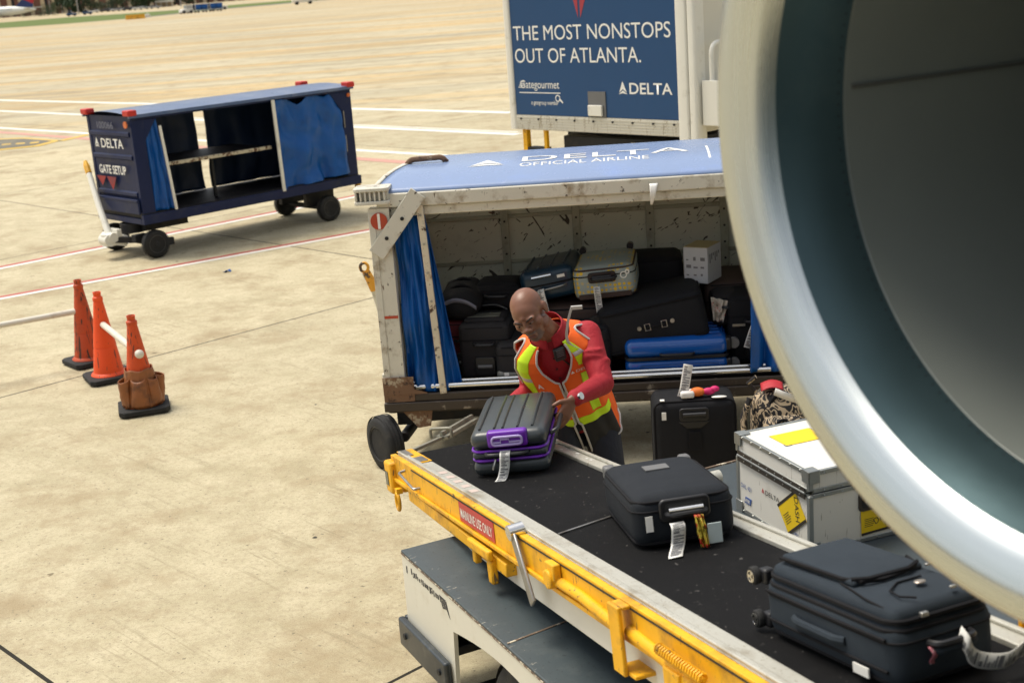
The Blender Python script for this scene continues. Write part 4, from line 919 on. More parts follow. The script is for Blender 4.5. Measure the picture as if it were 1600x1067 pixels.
# big black case, tilted
p = P2(950, 560, .20); q = P2(1110, 524, .20); wl = (q-p).length; an = math.degrees(atan2(q.z-p.z, q.x-p.x))
t = thing('suitcase', 'very large black fabric suitcase with a buckled handle tilted on the blue hard case', 'suitcase', cm(p.x, .16, p.z, 0, -an), GB)
mb = MB(); rcube(mb, (0, 0, 0), (wl, .55, .31), .05, None, (.012, .012, .02)); weld(mb.build('shell', 'blackfab', t))
mb = MB()
for z in (.03, .285): mb.tube([(x, y, z) for x, y in rloop(.003, -.006, wl-.003, .55, .05)], .007, 6, closed=True)
mb.build('piping', 'trim', t)
mb = MB(); mb.tube(fillet_path([(wl*.40, -.014, .165), (wl*.43, -.045, .165), (wl*.61, -.045, .165), (wl*.64, -.014, .165)], .02), .009, 8); ch = mb.build('carry_handle', 'trim', t)
mb = MB()
for x in (wl*.44, wl*.60): mb.tube([(x-.016, -.05, .145), (x+.016, -.05, .145), (x+.016, -.05, .187), (x-.016, -.05, .187)], .004, 6, closed=True)
mb.cyl((wl*.36, -.012, .16), (wl*.36, -.02, .16), .014, n=10); mb.cyl((wl*.68, -.012, .165), (wl*.68, -.02, .165), .014, n=10); mb.build('buckle', 'zip', ch)
for z in (.04, .26):
    for y in (.05, .48):
        mb = MB(); mb.cyl((-.03, y-.012, z), (-.03, y+.012, z), .03, n=12); mb.box((-.015, y-.02, z-.025), (.01, y+.02, z+.025)); mb.build('wheel', 'rubber', t)
# blue hard case
p = P2(979, 590, .10); q = P2(1140, 588, .10); wl = q.x-p.x
t = thing('suitcase', 'shiny blue hard suitcase lying on the cart floor under the large black suitcase', 'suitcase', cm(p.x, .09, .502, 0, 0), GB)
Hh = .23
mb = MB(); rcube(mb, (0, 0, 0), (wl, .48, Hh*.46), .045, None, (.006, .006, 0)); weld(mb.build('lower_shell', 'bluehard', t))
mb = MB(); rcube(mb, (0, 0, Hh*.5), (wl, .48, Hh), .045, None, (.006, .006, .012)); weld(mb.build('upper_shell', 'bluehard', t))
mb = MB(); mb.tube([(x, y, Hh*.48) for x, y in rloop(.004, .002, wl-.004, .478, .045)], .011, 6, closed=True); mb.build('seam', 'blackplastic', t)
mb = MB()
for z in (Hh*.22,): mb.tube([(x, -.006, z+.5*y) for x, y in rloop(.08, -.05, wl-.06, .05, .03)], .005, 6, closed=True)
for y in (.09, .17, .25, .33): mb.tube([(.05, y, Hh+.010), (wl-.05, y, Hh+.010)], .006, 6)
mb.build('ridges', 'bluehard', t)
mb = MB(); carry(mb, (wl*.34, .0, Hh*.60), (wl*.66, .0, Hh*.60), (0, -1, 0), .022, .009); mb.build('carry_handle', 'blackplastic', t)
for z in (.05, Hh-.05):
    mb = MB(); mb.box((wl-.02, .01, z-.04), (wl+.02, .09, z+.04)); wc = mb.build('wheel_corner', 'blackplastic', t, bevel=.012)
    mb = MB(); mb.cyl((wl+.035, .03, z), (wl+.035, .06, z), .034, n=14); mb.build('wheel', 'grey', wc)
# carton and right hand cases
p = P2(1108, 522, .56); t = softcase('suitcase', 'brown fabric suitcase under the small carton at the right of the cart', cm(p.x-.02, .55, .502), .42, .5, .475, 'brownfab', GB, pocket=False, r=.03)
p = P2(1070, 449, .52); q = P2(1101, 395, .52)
t = thing('carton', 'small white printed carton standing on the brown suitcase at the back of the cart', 'box', cm(p.x+.0, .56, .985, -28))
m['card'] = mk('white printed carton', (.52, .53, .55), .7, var=.06); m['cardtop'] = mk('yellowed carton top', (.46, .38, .20), .7)
mb = MB(); mb.box((0, 0, 0), (.17, .22, .235)); mb.build('carton_body', 'card', t, bevel=.004)
mb = MB(); mb.box((.002, .002, .236), (.168, .218, .239)); mb.build('carton_top', 'cardtop', t, smooth=False)
mb = MB(); rnd = random.Random(4)
for k in range(9): mb.box((.02+.05*(k % 3), -.0025, .05+.05*(k//3)), (.02+.05*(k % 3)+rnd.uniform(.012, .035), -.0012, .056+.05*(k//3)+rnd.uniform(0, .02)))
for k in range(6): mb.box((.1712, .03+.028*k, .13+.02*(k % 3)), (.1724, .042+.028*k, .19))
mb.build('carton_print', mk_print, t, smooth=False)
p = P2(1142, 590, .22); t = softcase('suitcase', 'black fabric case with a hanging paper tag at the right end of the cart', cm(p.x, .24, .502), .34, .4, .44, 'blackfab', GB, pocket=False)
tagloop(t, (.16, -.03, .30), (-.35, 0, -1), (1, 0, -.3), .18, .04, .02, 8)
mb = MB(); mb.box((.02, -.022, .26), (.10, -.014, .275)); mb.box((.20, -.02, .30), (.23, -.014, .36)); mb.build('buckle', 'zip', t, smooth=False)
p = P2(1115, 520, .30); t = softcase('suitcase', 'small black case with a flowered scarf, wedged at the right of the tilted black suitcase', cm(p.x, .32, .74), .20, .3, .20, 'charcoal', GB, pocket=False, recess=False, wheels=False)
mb = MB(); cloth(mb, (-.01, -.015, .20), (.10, -.02, .17), (.0, -.02, .05), (.06, -.02, .03), (0, 1, 0), .01, 2, 4, 20, 12); mb.build('scarf', mk('flowered scarf', (.55, .50, .42), .7, var=.3, vs=30, chips=((.45, .08, .06), .56, 22)), t, solid=.003)
ribbon(t, [(.10, -.02, .14), (.16, -.04, .12), (.22, -.04, .09)], (0, .2, 1), .035, seed=4)
softcase('suitcase', 'black fabric case low in the cart right behind the worker', cm(1.04, .12, .502), .30, .26, .33, 'blackfab', GB, pocket=False, recess=False)
softcase('suitcase', 'dark brown case wedged behind the right end curtain', cm(2.36, .5, .502), .45, .5, .62, 'brownfab', GB, pocket=False)
# ------------------------------------------------------------------ belt loader
Z0 = .75; AZ = rad(-20); INC = rad(8)
BO = at(650, 708, Z0); BX = V((-sin(AZ)*cos(INC), -cos(AZ)*cos(INC), sin(INC))); BY = V((cos(AZ), -sin(AZ), 0))
BM = frame(BO, BX, BY); BI = BM.inverted()      # x along the belt towards the aircraft, y across to the right, z off the belt
def bl(px, py, wv):
    o = BI @ V((0, 0, CAMZ)); d = BI.to_3x3() @ ray(px, py); return o+d*((wv-o.y)/d.y)
def bt(px, py, h=0):
    o = BI @ V((0, 0, CAMZ)); d = BI.to_3x3() @ ray(px, py); return o+d*((h-o.z)/d.z)
a25 = rad(25.5)
DM = MX(((sin(a25), cos(a25), 0, -.545), (-cos(a25), sin(a25), 0, 5.37), (0, 0, 1, 0), (0, 0, 0, 1))); DI = DM.inverted()
def dl(px, py, yv):      # point of the loader body on its plane y = yv
    o = DI @ V((0, 0, CAMZ)); d = DI.to_3x3() @ ray(px, py); return o+d*((yv-o.y)/d.y)
BW = .525; BL = 5.2
bm_ = thing('belt_loader', 'yellow and white belt loader with a black sloping belt carrying suitcases up to the aircraft', 'belt loader', DM)
D2B = DI @ BM            # belt coordinates inside the loader
def BB(): return MB(D2B)
def belt_mat():
    t = NT('black conveyor belt'); n1 = t.noise(1.6, 6, .6); c = t.mix(n1, c4((.0035, .0035, .004)), c4((.007, .007, .0075)))
    w_ = t.n('TexWave', wave_type='BANDS', bands_direction='X'); w_.inputs['Scale'].default_value = 85; t.l(t.tc, w_.inputs['Vector'])
    c = t.mix(t.math('MULTIPLY', t.ramp(t.noise(26, 3, .5), .70, .73), .35), c, c4((.16, .15, .14)))
    c = t.mix(t.math('MULTIPLY', t.ramp(t.noise(5, 8, .7), .55, .75), .45), c, c4((.018, .017, .0165)))
    c = t.mix(t.math('MULTIPLY', t.ramp(t.noise(70, 2, .5), .74, .76), .5), c, c4((.35, .33, .30)))
    t.l(c, t.b.inputs['Base Color']); t.b.inputs['Roughness'].default_value = .85; t.b.inputs['Specular IOR Level'].default_value = .15
    t.bump(t.math('ADD', t.noise(300, 3), t.math('MULTIPLY', w_.outputs[1], .3)), .25, .004); return t.m
m['belt'] = belt_mat()
mb = BB(); mb.box((.0, .002, -.02), (BL, BW-.002, 0)); mb.lathe([(.065, 0), (.065, BW-.004)], 24, frame((.0, .002, -.066), (0, 0, 1), None, (0, 1, 0))); mb.box((0, .002, -.132), (BL, BW-.002, -.115)); mb.build('conveyor_belt', 'belt', bm_)
sA = bt(872, 836); sB = bt(955, 808)
mb = BB(); d = (sB-sA); sC = sA+d*(BW/d.y); mb.tube([sA+V((0, 0, .003)), sC+V((0, 0, .003))], .0055, 6); mb.build('belt_seam', 'steel', bm_)
# rails
mb = BB(); mb.box((-.02, -.088, -.05), (BL, -.004, .012)); mb.box((-.02, -.088, .0125), (BL, -.066, .024)); lr = mb.build('side_rail', 'railwhite', bm_, bevel=.004)
mb = BB(); mb.box((.05, BW+.004, -.05), (BL, BW+.075, .012)); mb.box((.05, BW+.055, .0125), (BL, BW+.075, .024)); rr_ = mb.build('side_rail', 'railwhite', bm_, bevel=.004)
mb = BB(); rnd = random.Random(3)
for k in range(16):
    x = .22+k*.045+rnd.uniform(-.01, .01); y = BW+.03+rnd.uniform(-.02, .03); s = rnd.uniform(.006, .018)
    mb.add([(x, y, .0135), (x+s*1.5, y+s*.4, .0135), (x+s, y+s, .0135), (x-s*.2, y+s*.8, .0135)], [(0, 1, 2, 3)])
mb.build('paint_flakes', 'tag', rr_, smooth=False)
mb = BB()
for k in range(5):
    x = .55+k*.11; mb.box((x, -.060, .0125), (x+.05, -.02, .0135))
mb.build('worn_decal', mk('worn pink decal', (.52, .42, .37), .6, var=.1), lr, smooth=False)
# yellow channel
mb = BB(); mb.box((-.05, -.118, -.115), (BL, -.0885, .008)); mb.box((-.05, -.132, -.115), (BL, -.119, -.098)); mb.box((-.06, -.110, -.16), (.10, -.0, -.053)); mb.box((-.045, -.086, .0125), (.30, -.005, .018))
ch = mb.build('side_channel', 'yellow', bm_, bevel=.004)
mb = BB(); mb.box((.32, -.1205, -.008), (BL, -.1185, -.002)); mb.build('channel_seam', 'darkmetal', ch, smooth=False)
mb = BB(); mb.box((-.02, -.08, .0185), (.12, -.045, .024)); mb.box((.18, -.07, .0185), (.29, -.02, .022)); mb.build('hinge_plates', 'steel', ch, bevel=.003)
mb = BB(); mb.box((.02, BW+.0755, -.115), (BL, BW+.10, .008)); mb.build('side_channel', 'yellow', bm_, bevel=.004)
mb = BB(); mb.box((.80, -.080, -.25), (BL, -.05, -.118)); mb.box((.25, BW+.04, -.25), (BL, BW+.07, -.118)); mb.build('conveyor_frame', 'white', bm_, bevel=.004)
# front corner box, lamp and ring
mb = BB(); mb.box((-.09, -.15, -.18), (.02, -.06, -.02)); cb = mb.build('corner_box', 'yellow', bm_, bevel=.012)
mb = BB(); mb.box((-.07, -.153, -.14), (-.02, -.1505, -.07)); mb.build('lamp', mk('dark lamp lens', (.03, .04, .03), .2), cb, smooth=False)
mb = BB(); c_ = V((.09, -.145, -.20)); mb.tube([c_+V((.028*cos(k*pi/7), 0, .042*sin(k*pi/7))) for k in range(14)], .009, 8, closed=True); mb.box((.07, -.15, -.16), (.11, -.12, -.135)); mb.build('tie_ring', 'yellow', bm_)
mb = BB(); mb.tube(fillet_path([(.20, -.118, -.03), (.20, -.15, -.035), (.44, -.15, -.07), (.44, -.12, -.07)], .015), .007, 8); mb.build('grab_rod', 'steel', bm_)
# sticker
p = bl(716, 779, -.134); q = bl(769, 812, -.134)
F = D2B @ frame((.62, -.1332, -.104), (1, 0, 0), (0, 0, 1)); F2 = frame((.62, -.1190, -.098), (1, 0, 0), (0, 0, 1))
sx0, sx1 = bl(716, 779, -.119).x, bl(770, 812, -.119).x
mb = BB(); mb.box((sx0, -.1212, -.092), (sx1, -.119, -.010)); st = mb.build('warning_sticker', mk('red sticker', (.48, .030, .030), .45, var=.1, chips=((.7, .65, .5), .72, 18)), bm_, smooth=False)
text('MAINLINE USE ONLY', 'letter', st, D2B @ frame((sx0+.02, -.1213, -.074), (1, 0, 0), (0, 0, 1)), .042, sx1-sx0-.04, .01)
# lower yellow tube, brackets, arm, strap, spring
def tubebl(pts, r): mb = BB(); mb.tube([bl(x, y, wv) for x, y, wv in pts], r, 12); return mb
mb = BB(); mb.beam(bl(646, 772, -.10), bl(800, 890, -.10), .05, .055); mb.build('lower_tube', 'yellow', bm_, bevel=.006)
mb = BB(); p = bl(735, 806, -.13); q = bl(800, 860, -.13); mb.box((p.x, -.16, -.16), (p.x+.26, -.134, -.118)); mb.box((p.x+.02, -.15, -.22), (p.x+.06, -.12, -.16)); mb.box((p.x+.20, -.15, -.26), (p.x+.25, -.12, -.16)); mb.build('bracket', 'yellow', bm_, bevel=.008)
p = bl(811, 836, -.115)
mb = BB(); mb.cyl((p.x-.02, -.150, p.z+.01), (p.x-.02, -.090, p.z+.015), .030, n=20); ro = mb.build('guide_roller', 'chrome', bm_)
mb = BB(); mb.beam((p.x-.01, -.135, p.z), (p.x+.17, -.150, p.z-.21), .050, .012, (0, 1, 0)); mb.build('roller_arm', 'steel', ro, bevel=.004)
tubebl([(868, 905, -.125), (910, 932, -.125), (962, 975, -.125)], .020).build('hydraulic_rod', 'yellow', bm_)
mb = BB(); p = bl(868, 902, -.125); mb.cyl((p.x, -.16, p.z), (p.x, -.10, p.z), .035, n=20); mb.box((p.x-.03, -.15, p.z), (p.x+.05, -.12, p.z+.06)); mb.build('pivot_lug', 'yellow', bm_, bevel=.005)
p = bl(968, 950, -.125); mb = BB(); mb.box((p.x-.005, -.165, p.z-.19), (p.x+.075, -.150, p.z+.03)); mb.box((p.x-.005, -.149, p.z-.19), (p.x+.12, -.06, p.z-.176)); mb.box((p.x-.005, -.149, p.z+.018), (p.x+.075, -.12, p.z+.03)); mb.build('strap_plate', 'yellow', bm_, bevel=.004)
tubebl([(985, 985, -.12), (1040, 1030, -.12), (1090, 1075, -.12)], .022).build('lower_tube', 'yellow', bm_)
a_, b_ = bl(1028, 1012, -.15), bl(1100, 1062, -.15); mb = BB(); N = 150; d = b_-a_
pts = [a_+d*(k/N)+V((0, .014*cos(k*pi/4), .014*sin(k*pi/4))) for k in range(N)]; mb.tube(pts, .0042, 5); mb.cyl(a_, b_, .006, n=6); mb.build('spring', 'yellow', bm_)
mb = BB(); p = bl(1045, 1030, -.125); mb.box((p.x, -.15, p.z-.10), (p.x+.10, -.10, p.z-.01)); mb.build('bracket', 'yellow', bm_, bevel=.006)
mb = BB(); p = bl(1556, 985, BW+.12)
mb.tube([(3.55, BW+.14, -.1), (3.55, BW+.14, .06), (3.62, BW+.14, .14), (5.0, BW+.14, .14)], .022, 10); mb.build('hand_rail', 'yellow', bm_)
# front bumper bar
mb = BB(); p0 = bt(640, 706, -.01); p1 = bt(690, 684, -.01); p2 = bt(738, 656, -.01)
mb.beam(p0, p1, .022, .018, (0, 0, 1)); mb.beam(p1+V((0, 0, .0)), p2, .075, .02, (0, 0, 1)); mb.beam(p1+V((0, 0, .021)), p2+V((0, 0, .021)), .02, .022, (0, 0, 1))
e_ = (p2-p1).normalized(); s_ = V((0, 0, 1)).cross(e_); mb.tube(fillet_path([p1-s_*.06+V((0, 0, .0)), p1-s_*.06+V((0, 0, .05)), p1+s_*.06+V((0, 0, .05)), p1+s_*.06], .015), .009, 8)
mb.build('front_bumper', mk('greenish worn steel', (.30, .29, .23), .5, .4, var=.15, dirt=((.10, .09, .07), .5, 8)), bm_, bevel=.003)
# body
m['deckgrey'] = mk('dark grey deck paint', (.050, .064, .072), .42, var=.15, vs=3, dirt=((.10, .115, .12), .55, 4), chips=((.62, .60, .52), .715, 11), bump=.12, bs=110)
m['bodywhite'] = mk('white vehicle body paint', (.68, .66, .57), .4, var=.06, dirt=((.50, .45, .34), .58, 5), chips=(RUST, .69, 11))
m['rustedge'] = mk('rusted edge', (.16, .11, .075), .75, var=.4, vs=14, chips=((.62, .55, .42), .52, 22), bump=.2)
ZD = .65; xb0 = 3.4
def deck_mat():
    t = NT('worn dark grey deck paint'); x, y, z = t.sep(t.tc)
    c = t.mix(t.noise(3, 6, .6), c4((.036, .052, .060)), c4((.060, .078, .086)))
    c = t.mix(t.math('MULTIPLY', t.ramp(t.noise(6, 8, .7), .52, .72), .6), c, c4((.10, .115, .115)))
    c = t.mix(t.math('MULTIPLY', t.ramp(t.noise(60, 3, .6), .62, .66), .5), c, c4((.012, .014, .016)))
    ed = t.n('MapRange'); t.l(y, ed.inputs[0]); ed.inputs[1].default_value = 0; ed.inputs[2].default_value = .12; ed.inputs[3].default_value = .14; ed.inputs[4].default_value = 0
    st = t.noise(34, 6, .7, t.map((1, .35, 1)))
    w_ = t.ramp(t.math('ADD', st, ed.outputs[0]), .715, .77); c = t.mix(t.math('MULTIPLY', w_, .8), c, c4((.45, .43, .36)))
    c = t.mix(t.ramp(t.noise(9, 5, .6), .70, .715), c, c4((.60, .58, .52)))
    t.l(c, t.b.inputs['Base Color']); t.b.inputs['Roughness'].default_value = .5; t.bump(t.noise(110, 4), .12, .004); return t.m
m['deckworn'] = deck_mat()
mb = MB(); mb.box((.0, .0, ZD-.012), (xb0, .345, ZD)); mb.build('fender_deck', 'deckworn', bm_, bevel=.004)
mb = MB(); mb.box((.0, -.0015, ZD-.018), (xb0, .004, ZD-.0125)); mb.beam((1.02, .01, ZD+.0015), (.98, .34, ZD+.0015), .008, .003); mb.build('deck_edge', 'rustedge', bm_, smooth=False)
pA = dl(705, 985, 0); 
ax0 = dl(706, 1000, 0).x; arch = [(ax0, .20)]
za = dl(706, 985, 0).z
for k in range(11): t_ = k/10; arch.append((ax0+.02+1.05*t_*.9, za+.06*sin(pi*t_)))
arch += [(ax0+1.05, .20)]
side = [(0, .20), (0, ZD-.0185), (xb0, ZD-.0185), (xb0, .20)]+arch[::-1]
mb = MB(); mb.prism(side, 0, .018, frame((0, .020, 0), (1, 0, 0), (0, 0, 1))); mb.build('side_panel', 'bodywhite', bm_, smooth=False)
mb = MB(); mb.box((-.002, .0205, .22), (.018, .343, ZD-.0125)); mb.build('front_panel', 'bodywhite', bm_, smooth=False)
mb = MB(); b0 = dl(643, 985, 0); b1 = dl(700, 1045, 0)
rbox(mb, (-.03, -.035, .20), (ax0-.02, -.003, .33), .012); mb.box((-.034, -.003, .20), (-.003, .35, .33)); bp = mb.build('bumper', mk('dark blue grey bumper', (.030, .038, .045), .35, var=.2, dirt=((.12, .12, .11), .56, 9)), bm_, bevel=.008)
mb = MB(); mb.cyl((.05, -.036, .27), (.05, -.042, .27), .014, n=12); mb.cyl((ax0-.08, -.036, .27), (ax0-.08, -.042, .27), .014, n=12); mb.build('bolts', 'darkmetal', bp)
mb = MB(); mb.add([(ax0-.02, -.002, .20), (ax0+.05, .03, .14), (ax0+.05, .2, .14), (ax0-.02, .2, .20)], [(0, 1, 2, 3)]); mb.build('mud_flap', 'rubber', bm_, solid=.01)
# worn lettering on the side: dark remnants
mb = MB(); rnd = random.Random(8); x = .10
while x < .42:
    w_ = rnd.uniform(.006, .02); h = rnd.uniform(.010, .026); mb.box((x, .0005, .575-.01*rnd.random()), (x+w_, .0018, .575+h)); x += w_+rnd.uniform(.004, .012)
mb.box((.045, .0005, .56), (.055, .0018, .595)); mb.prism([(.40, .60), (.47, .60), (.50, .53), (.47, .56), (.43, .55)], 0, .0012, frame((0, .0018, 0), (1, 0, 0), (0, 0, 1))); mb.build('worn_lettering', mk('worn dark decal', (.035, .035, .04), .6, chips=((.55, .53, .46), .55, 60)), bm_, smooth=False)
mb = MB(); mb.box((.05, .346, .25), (xb0+1.5, .95, .52)); mb.box((.02, .02, .36), (.5, .34, .40)); mb.beam((.3, .06, .50), (.85, .30, .50), .05, .05); mb.beam((.9, .5, .5), (2.8, .6, 1.0), .1, .12); mb.beam((.9, .8, .5), (2.8, .85, 1.0), .1, .12); mb.build('chassis', 'darkmetal', bm_, bevel=.005)
for x, y, s in ((ax0+.52, .13, -1), (ax0+.52, 1.75, 1), (3.2, .13, -1)): wheel(bm_, (x, y, .27), (0, s, 0), .27, .19)
mb = MB(); mb.box((.0, .96, ZD-.012), (xb0, 2.0, ZD)); mb.build('fender_deck', 'deckgrey', bm_, bevel=.004)
mb = MB(); mb.box((-.012, .955, ZD-.05), (-.0015, 2.0, ZD+.006)); mb.box((.0, 1.99, .22), (xb0, 2.01, ZD-.013)); mb.build('deck_edge', 'rustedge', bm_, smooth=False)
mb = MB(); mb.box((.0, .96, .24), (.02, 1.98, ZD-.0125)); mb.build('front_panel', 'bodywhite', bm_, smooth=False)
mb = MB(); p = DI @ at(1092, 752, ZD+.05); q = DI @ at(1124, 744, ZD+.05); mb.cyl(p, q, .032, n=18); mb.build('steel_tube', 'railwhite', bm_)
# ------------------------------------------------------------------ bags on the belt
def onbelt(u, wv, yaw, lift=0): return BM @ MX.Translation((u, wv, .002+lift)) @ MX.Rotation(rad(90-yaw), 4, 'Z')
m['greyshell'] = mk('dark grey hard shell', (.040, .047, .050), .30, var=.08, vs=2, bump=.03, bs=160)
m['purple'] = mk('purple plastic', (.135, .014, .36), .32, var=.08)
W1, D1, H1 = .36, .57, .205
t = thing('suitcase', 'dark grey hard suitcase with purple trim held by the worker on the belt', 'suitcase', onbelt(.765, .05, 28) @ MX.Rotation(rad(7), 4, 'X') @ MX.Diagonal((.95, 1, 1, 1)), 'suitcases lying on the conveyor belt')
mb = MB(); rcube(mb, (0, 0, .0), (W1, D1, H1*.36), .05); weld(mb.build('lower_shell', 'greyshell', t))
mb = MB(); rcube(mb, (.004, .004, H1*.39), (W1-.004, D1-.004, H1*.57), .04); weld(mb.build('middle_band', 'greyshell', t))
mb = MB(); rcube(mb, (0, 0, H1*.60), (W1, D1, H1), .05, None, (.003, .003, .006)); weld(mb.build('upper_shell', 'greyshell', t))
mb = MB()
for z in (H1*.375, H1*.585): mb.tube([(x, y, z) for x, y in rloop(.003, .002, W1-.003, D1-.003, .05, 8)], .0065, 8, closed=True)
mb.build('purple_piping', 'purple', t)
mb = MB()
for x in (.045, .115, .155, .225, .295): mb.tube([(x, .05, H1+.003), (x, D1*.5, H1+.008), (x, D1-.05, H1+.003)], .006, 6)
mb.build('ridges', 'greyshell', t)
FZ = frame((0, -.003, 0), (1, 0, 0), (0, 0, 1))
mb = MB(); rcube(mb, (.085, -.016, H1*.66), (.275, .035, H1+.008), .016); hp = weld(mb.build('handle_panel', 'purple', t))
mb = MB(); mb.tube([(x, -.019, z) for x, z in rloop(.11, H1*.74, .25, H1*.92, .015)], .006, 8, closed=True); mb.tube([(.11, -.018, H1*.80), (.15, -.018, H1*.80), (.15, -.018, H1*.87), (.19, -.018, H1*.87), (.19, -.018, H1*.80), (.25, -.018, H1*.80)], .005, 6); mb.build('pull_handle', mk('pale lilac plastic', (.42, .33, .62), .35), hp)
mb = MB(); carry(mb, (.07, -.002, H1*.545), (.27, -.002, H1*.545), (0, -1, 0), .032, .009); mb.build('carry_handle', 'blackplastic', t)
mb = MB(); carry(mb, (W1, .16, H1*.62), (W1, .40, H1*.62), (1, 0, .35), .038, .010); mb.build('side_handle', 'blackplastic', t)
mb = MB(); mb.tube([(.115, -.012, H1*.42), (.105, -.03, H1*.30), (.10, -.03, H1*.22)], .006, 6); mb.tube([(.14, -.012, H1*.42), (.14, -.03, H1*.30)], .005, 6); mb.build('zip_pull', 'zip', t)
ribbon(t, [(.165, -.010, H1*.60), (.165, -.045, H1*.56), (.158, -.050, H1*.30), (.140, -.060, H1*.06), (.12, -.115, .008)], (1, 0, 0), .048, seed=2)
# black soft case
W2, D2, H2 = .355, .55, .19
m['navyblack'] = mk('blue black suitcase fabric', (.0065, .0095, .0145), .8, var=.15, bump=.25, bs=420, spec=.35)
t = softcase('suitcase', 'black fabric suitcase with tags and a silver pull handle in the middle of the belt', onbelt(2.265, .135, 13) @ MX.Diagonal((1, 1.02, .98, 1)), W2, D2, H2, 'navyblack', 'suitcases lying on the conveyor belt', pocket=False, r=.05, puff=.014, recess=False)
mb = MB(); mb.prism(rloop(.085, .095, .265, .178, .022), 0, .014, FZ); rc = mb.build('handle_recess', 'blackplastic', t, bevel=.006)
mb = MB(); mb.prism(rloop(.105, .112, .245, .162, .012), .0142, .016, FZ); mb.build('recess_floor', 'darkmetal', rc, smooth=False)
mb = MB(); mb.cyl((.115, -.028, .137), (.235, -.028, .137), .013, n=12); mb.build('pull_handle', 'chrome', rc)
mb = MB(); mb.box((.12, .30, H2+.013), (.21, .37, H2+.0185)); mb.build('name_plate', 'grey', t, smooth=False)
mb = MB(); mb.box((.035, -.013, .07), (.06, -.010, .125)); mb.build('sticker', 'tag', t, smooth=False)
ribbon(t, [(.135, -.040, .10), (.135, -.062, .085), (.130, -.055, .03), (.112, -.085, .006), (.10, -.125, .004)], (1, 0, .05), .05, seed=6)
mb = MB(); mb.box((.235, -.062, .012), (.285, -.058, .085)); tg = mb.build('address_tag', mk('pale address tag', (.50, .58, .58), .35), t, bevel=.004)
mb = MB(); cloth(mb, (.195, -.055, .12), (.225, -.06, .12), (.205, -.065, .005), (.235, -.07, .005), (0, 1, 0), .006, 2, 3, 10, 12); mb.build('ribbon_tag', mk('red and yellow ribbon', (.52, .42, .05), .6, chips=((.50, .03, .015), .50, 26)), t, solid=.002)
for x in (.03, W2-.03):
    mb = MB(); mb.box((x-.022, D2-.03, H2-.06), (x+.022, D2+.025, H2-.005)); mb.build('corner_foot', 'grey', t, bevel=.01)
# slate blue spinner case
W3, D3, H3 = .37, .60, .175
t = softcase('suitcase', 'large slate blue fabric suitcase with spinner wheels nearest on the belt', onbelt(3.745, .115, -3) @ MX.Diagonal((.85, .93, 1, 1)), W3, D3, H3, 'navyfab', 'suitcases lying on the conveyor belt', pocket=False, r=.05, puff=.016, recess=False, wheels=False)
def bulge(p): return p
mb = MB(); rcube(mb, (.02, .015, H3-.03), (W3-.02, D3-.02, H3+.030), .05, None, (.0, .0, .012)); fp = weld(mb.build('front_panel', 'navyfab', t))
mb = MB(); mb.tube([(x, y, H3+.0) for x, y in rloop(.012, .010, W3-.012, D3-.012, .055, 6)], .0075, 6, closed=True); mb.build('panel_zip', 'trim', fp)
mb = MB(); mb.tube([(x, y, H3+.044+.004*sin(pi*(y/D3))) for x, y in [(.045, .55), (.05, .40), (.055, .27), (.08, .215), (.14, .195), (.22, .20), (.30, .23), (.325, .30)]], .006, 6); mb.tube([(x, y, H3+.041) for x, y in [(.325, .30), (.32, .42), (.30, .55)]], .004, 6)
mb.tube([(x, y, H3+.042) for x, y in [(.12, .035), (.09, .07), (.10, .12), (.16, .16), (.25, .16)]], .003, 6); mb.tube([(.05, .27, H3+.038), (.03, .14, H3+.03), (.035, .06, H3+.022)], .003, 6); mb.build('pocket_zips', 'trim', fp)
mb = MB(); rcube(mb, (.055, .22, H3+.03), (.315, .56, H3+.052), .03, None, (0, 0, .008)); weld(mb.build('pocket', 'navyfab', fp))
mb = MB(); mb.tube([(.06, .235, H3+.052), (.10, .205, H3+.054), (.24, .20, H3+.054), (.31, .24, H3+.05)], .007, 6); mb.build('pocket_edge', 'trim', fp)
mb = MB(); mb.ell((.205, .115, H3+.047), (.019, .014, .004), 8); mb.build('emblem', mk('tarnished brass badge', (.38, .33, .28), .35, .8), fp)
mb = MB(); mb.box((.30, .19, H3+.05), (.325, .20, H3+.056)); mb.box((.10, -.004, H3+.004), (.125, .01, H3+.016)); mb.box((.24, .03, H3+.04), (.26, .04, H3+.047)); mb.build('zip_pull', 'zip', t, bevel=.002)
for z in (.055, .135): 
    mb = MB(); mb.tube([(-.006, .03, z), (-.010, D3*.5, z), (-.006, D3-.03, z)], .005, 6); mb.build('side_seam', 'trim', t)
mb = MB(); mb.tube(fillet_path([(-.008, .20, .09), (-.022, .23, .09), (-.022, .40, .09), (-.008, .43, .09)], .01), .012, 8); mb.build('side_handle', 'navyfab', t)
mb = MB(); mb.box((-.0165, .10, .022), (-.0115, .165, .047)); mb.build('sticker', 'tag', t, smooth=False)
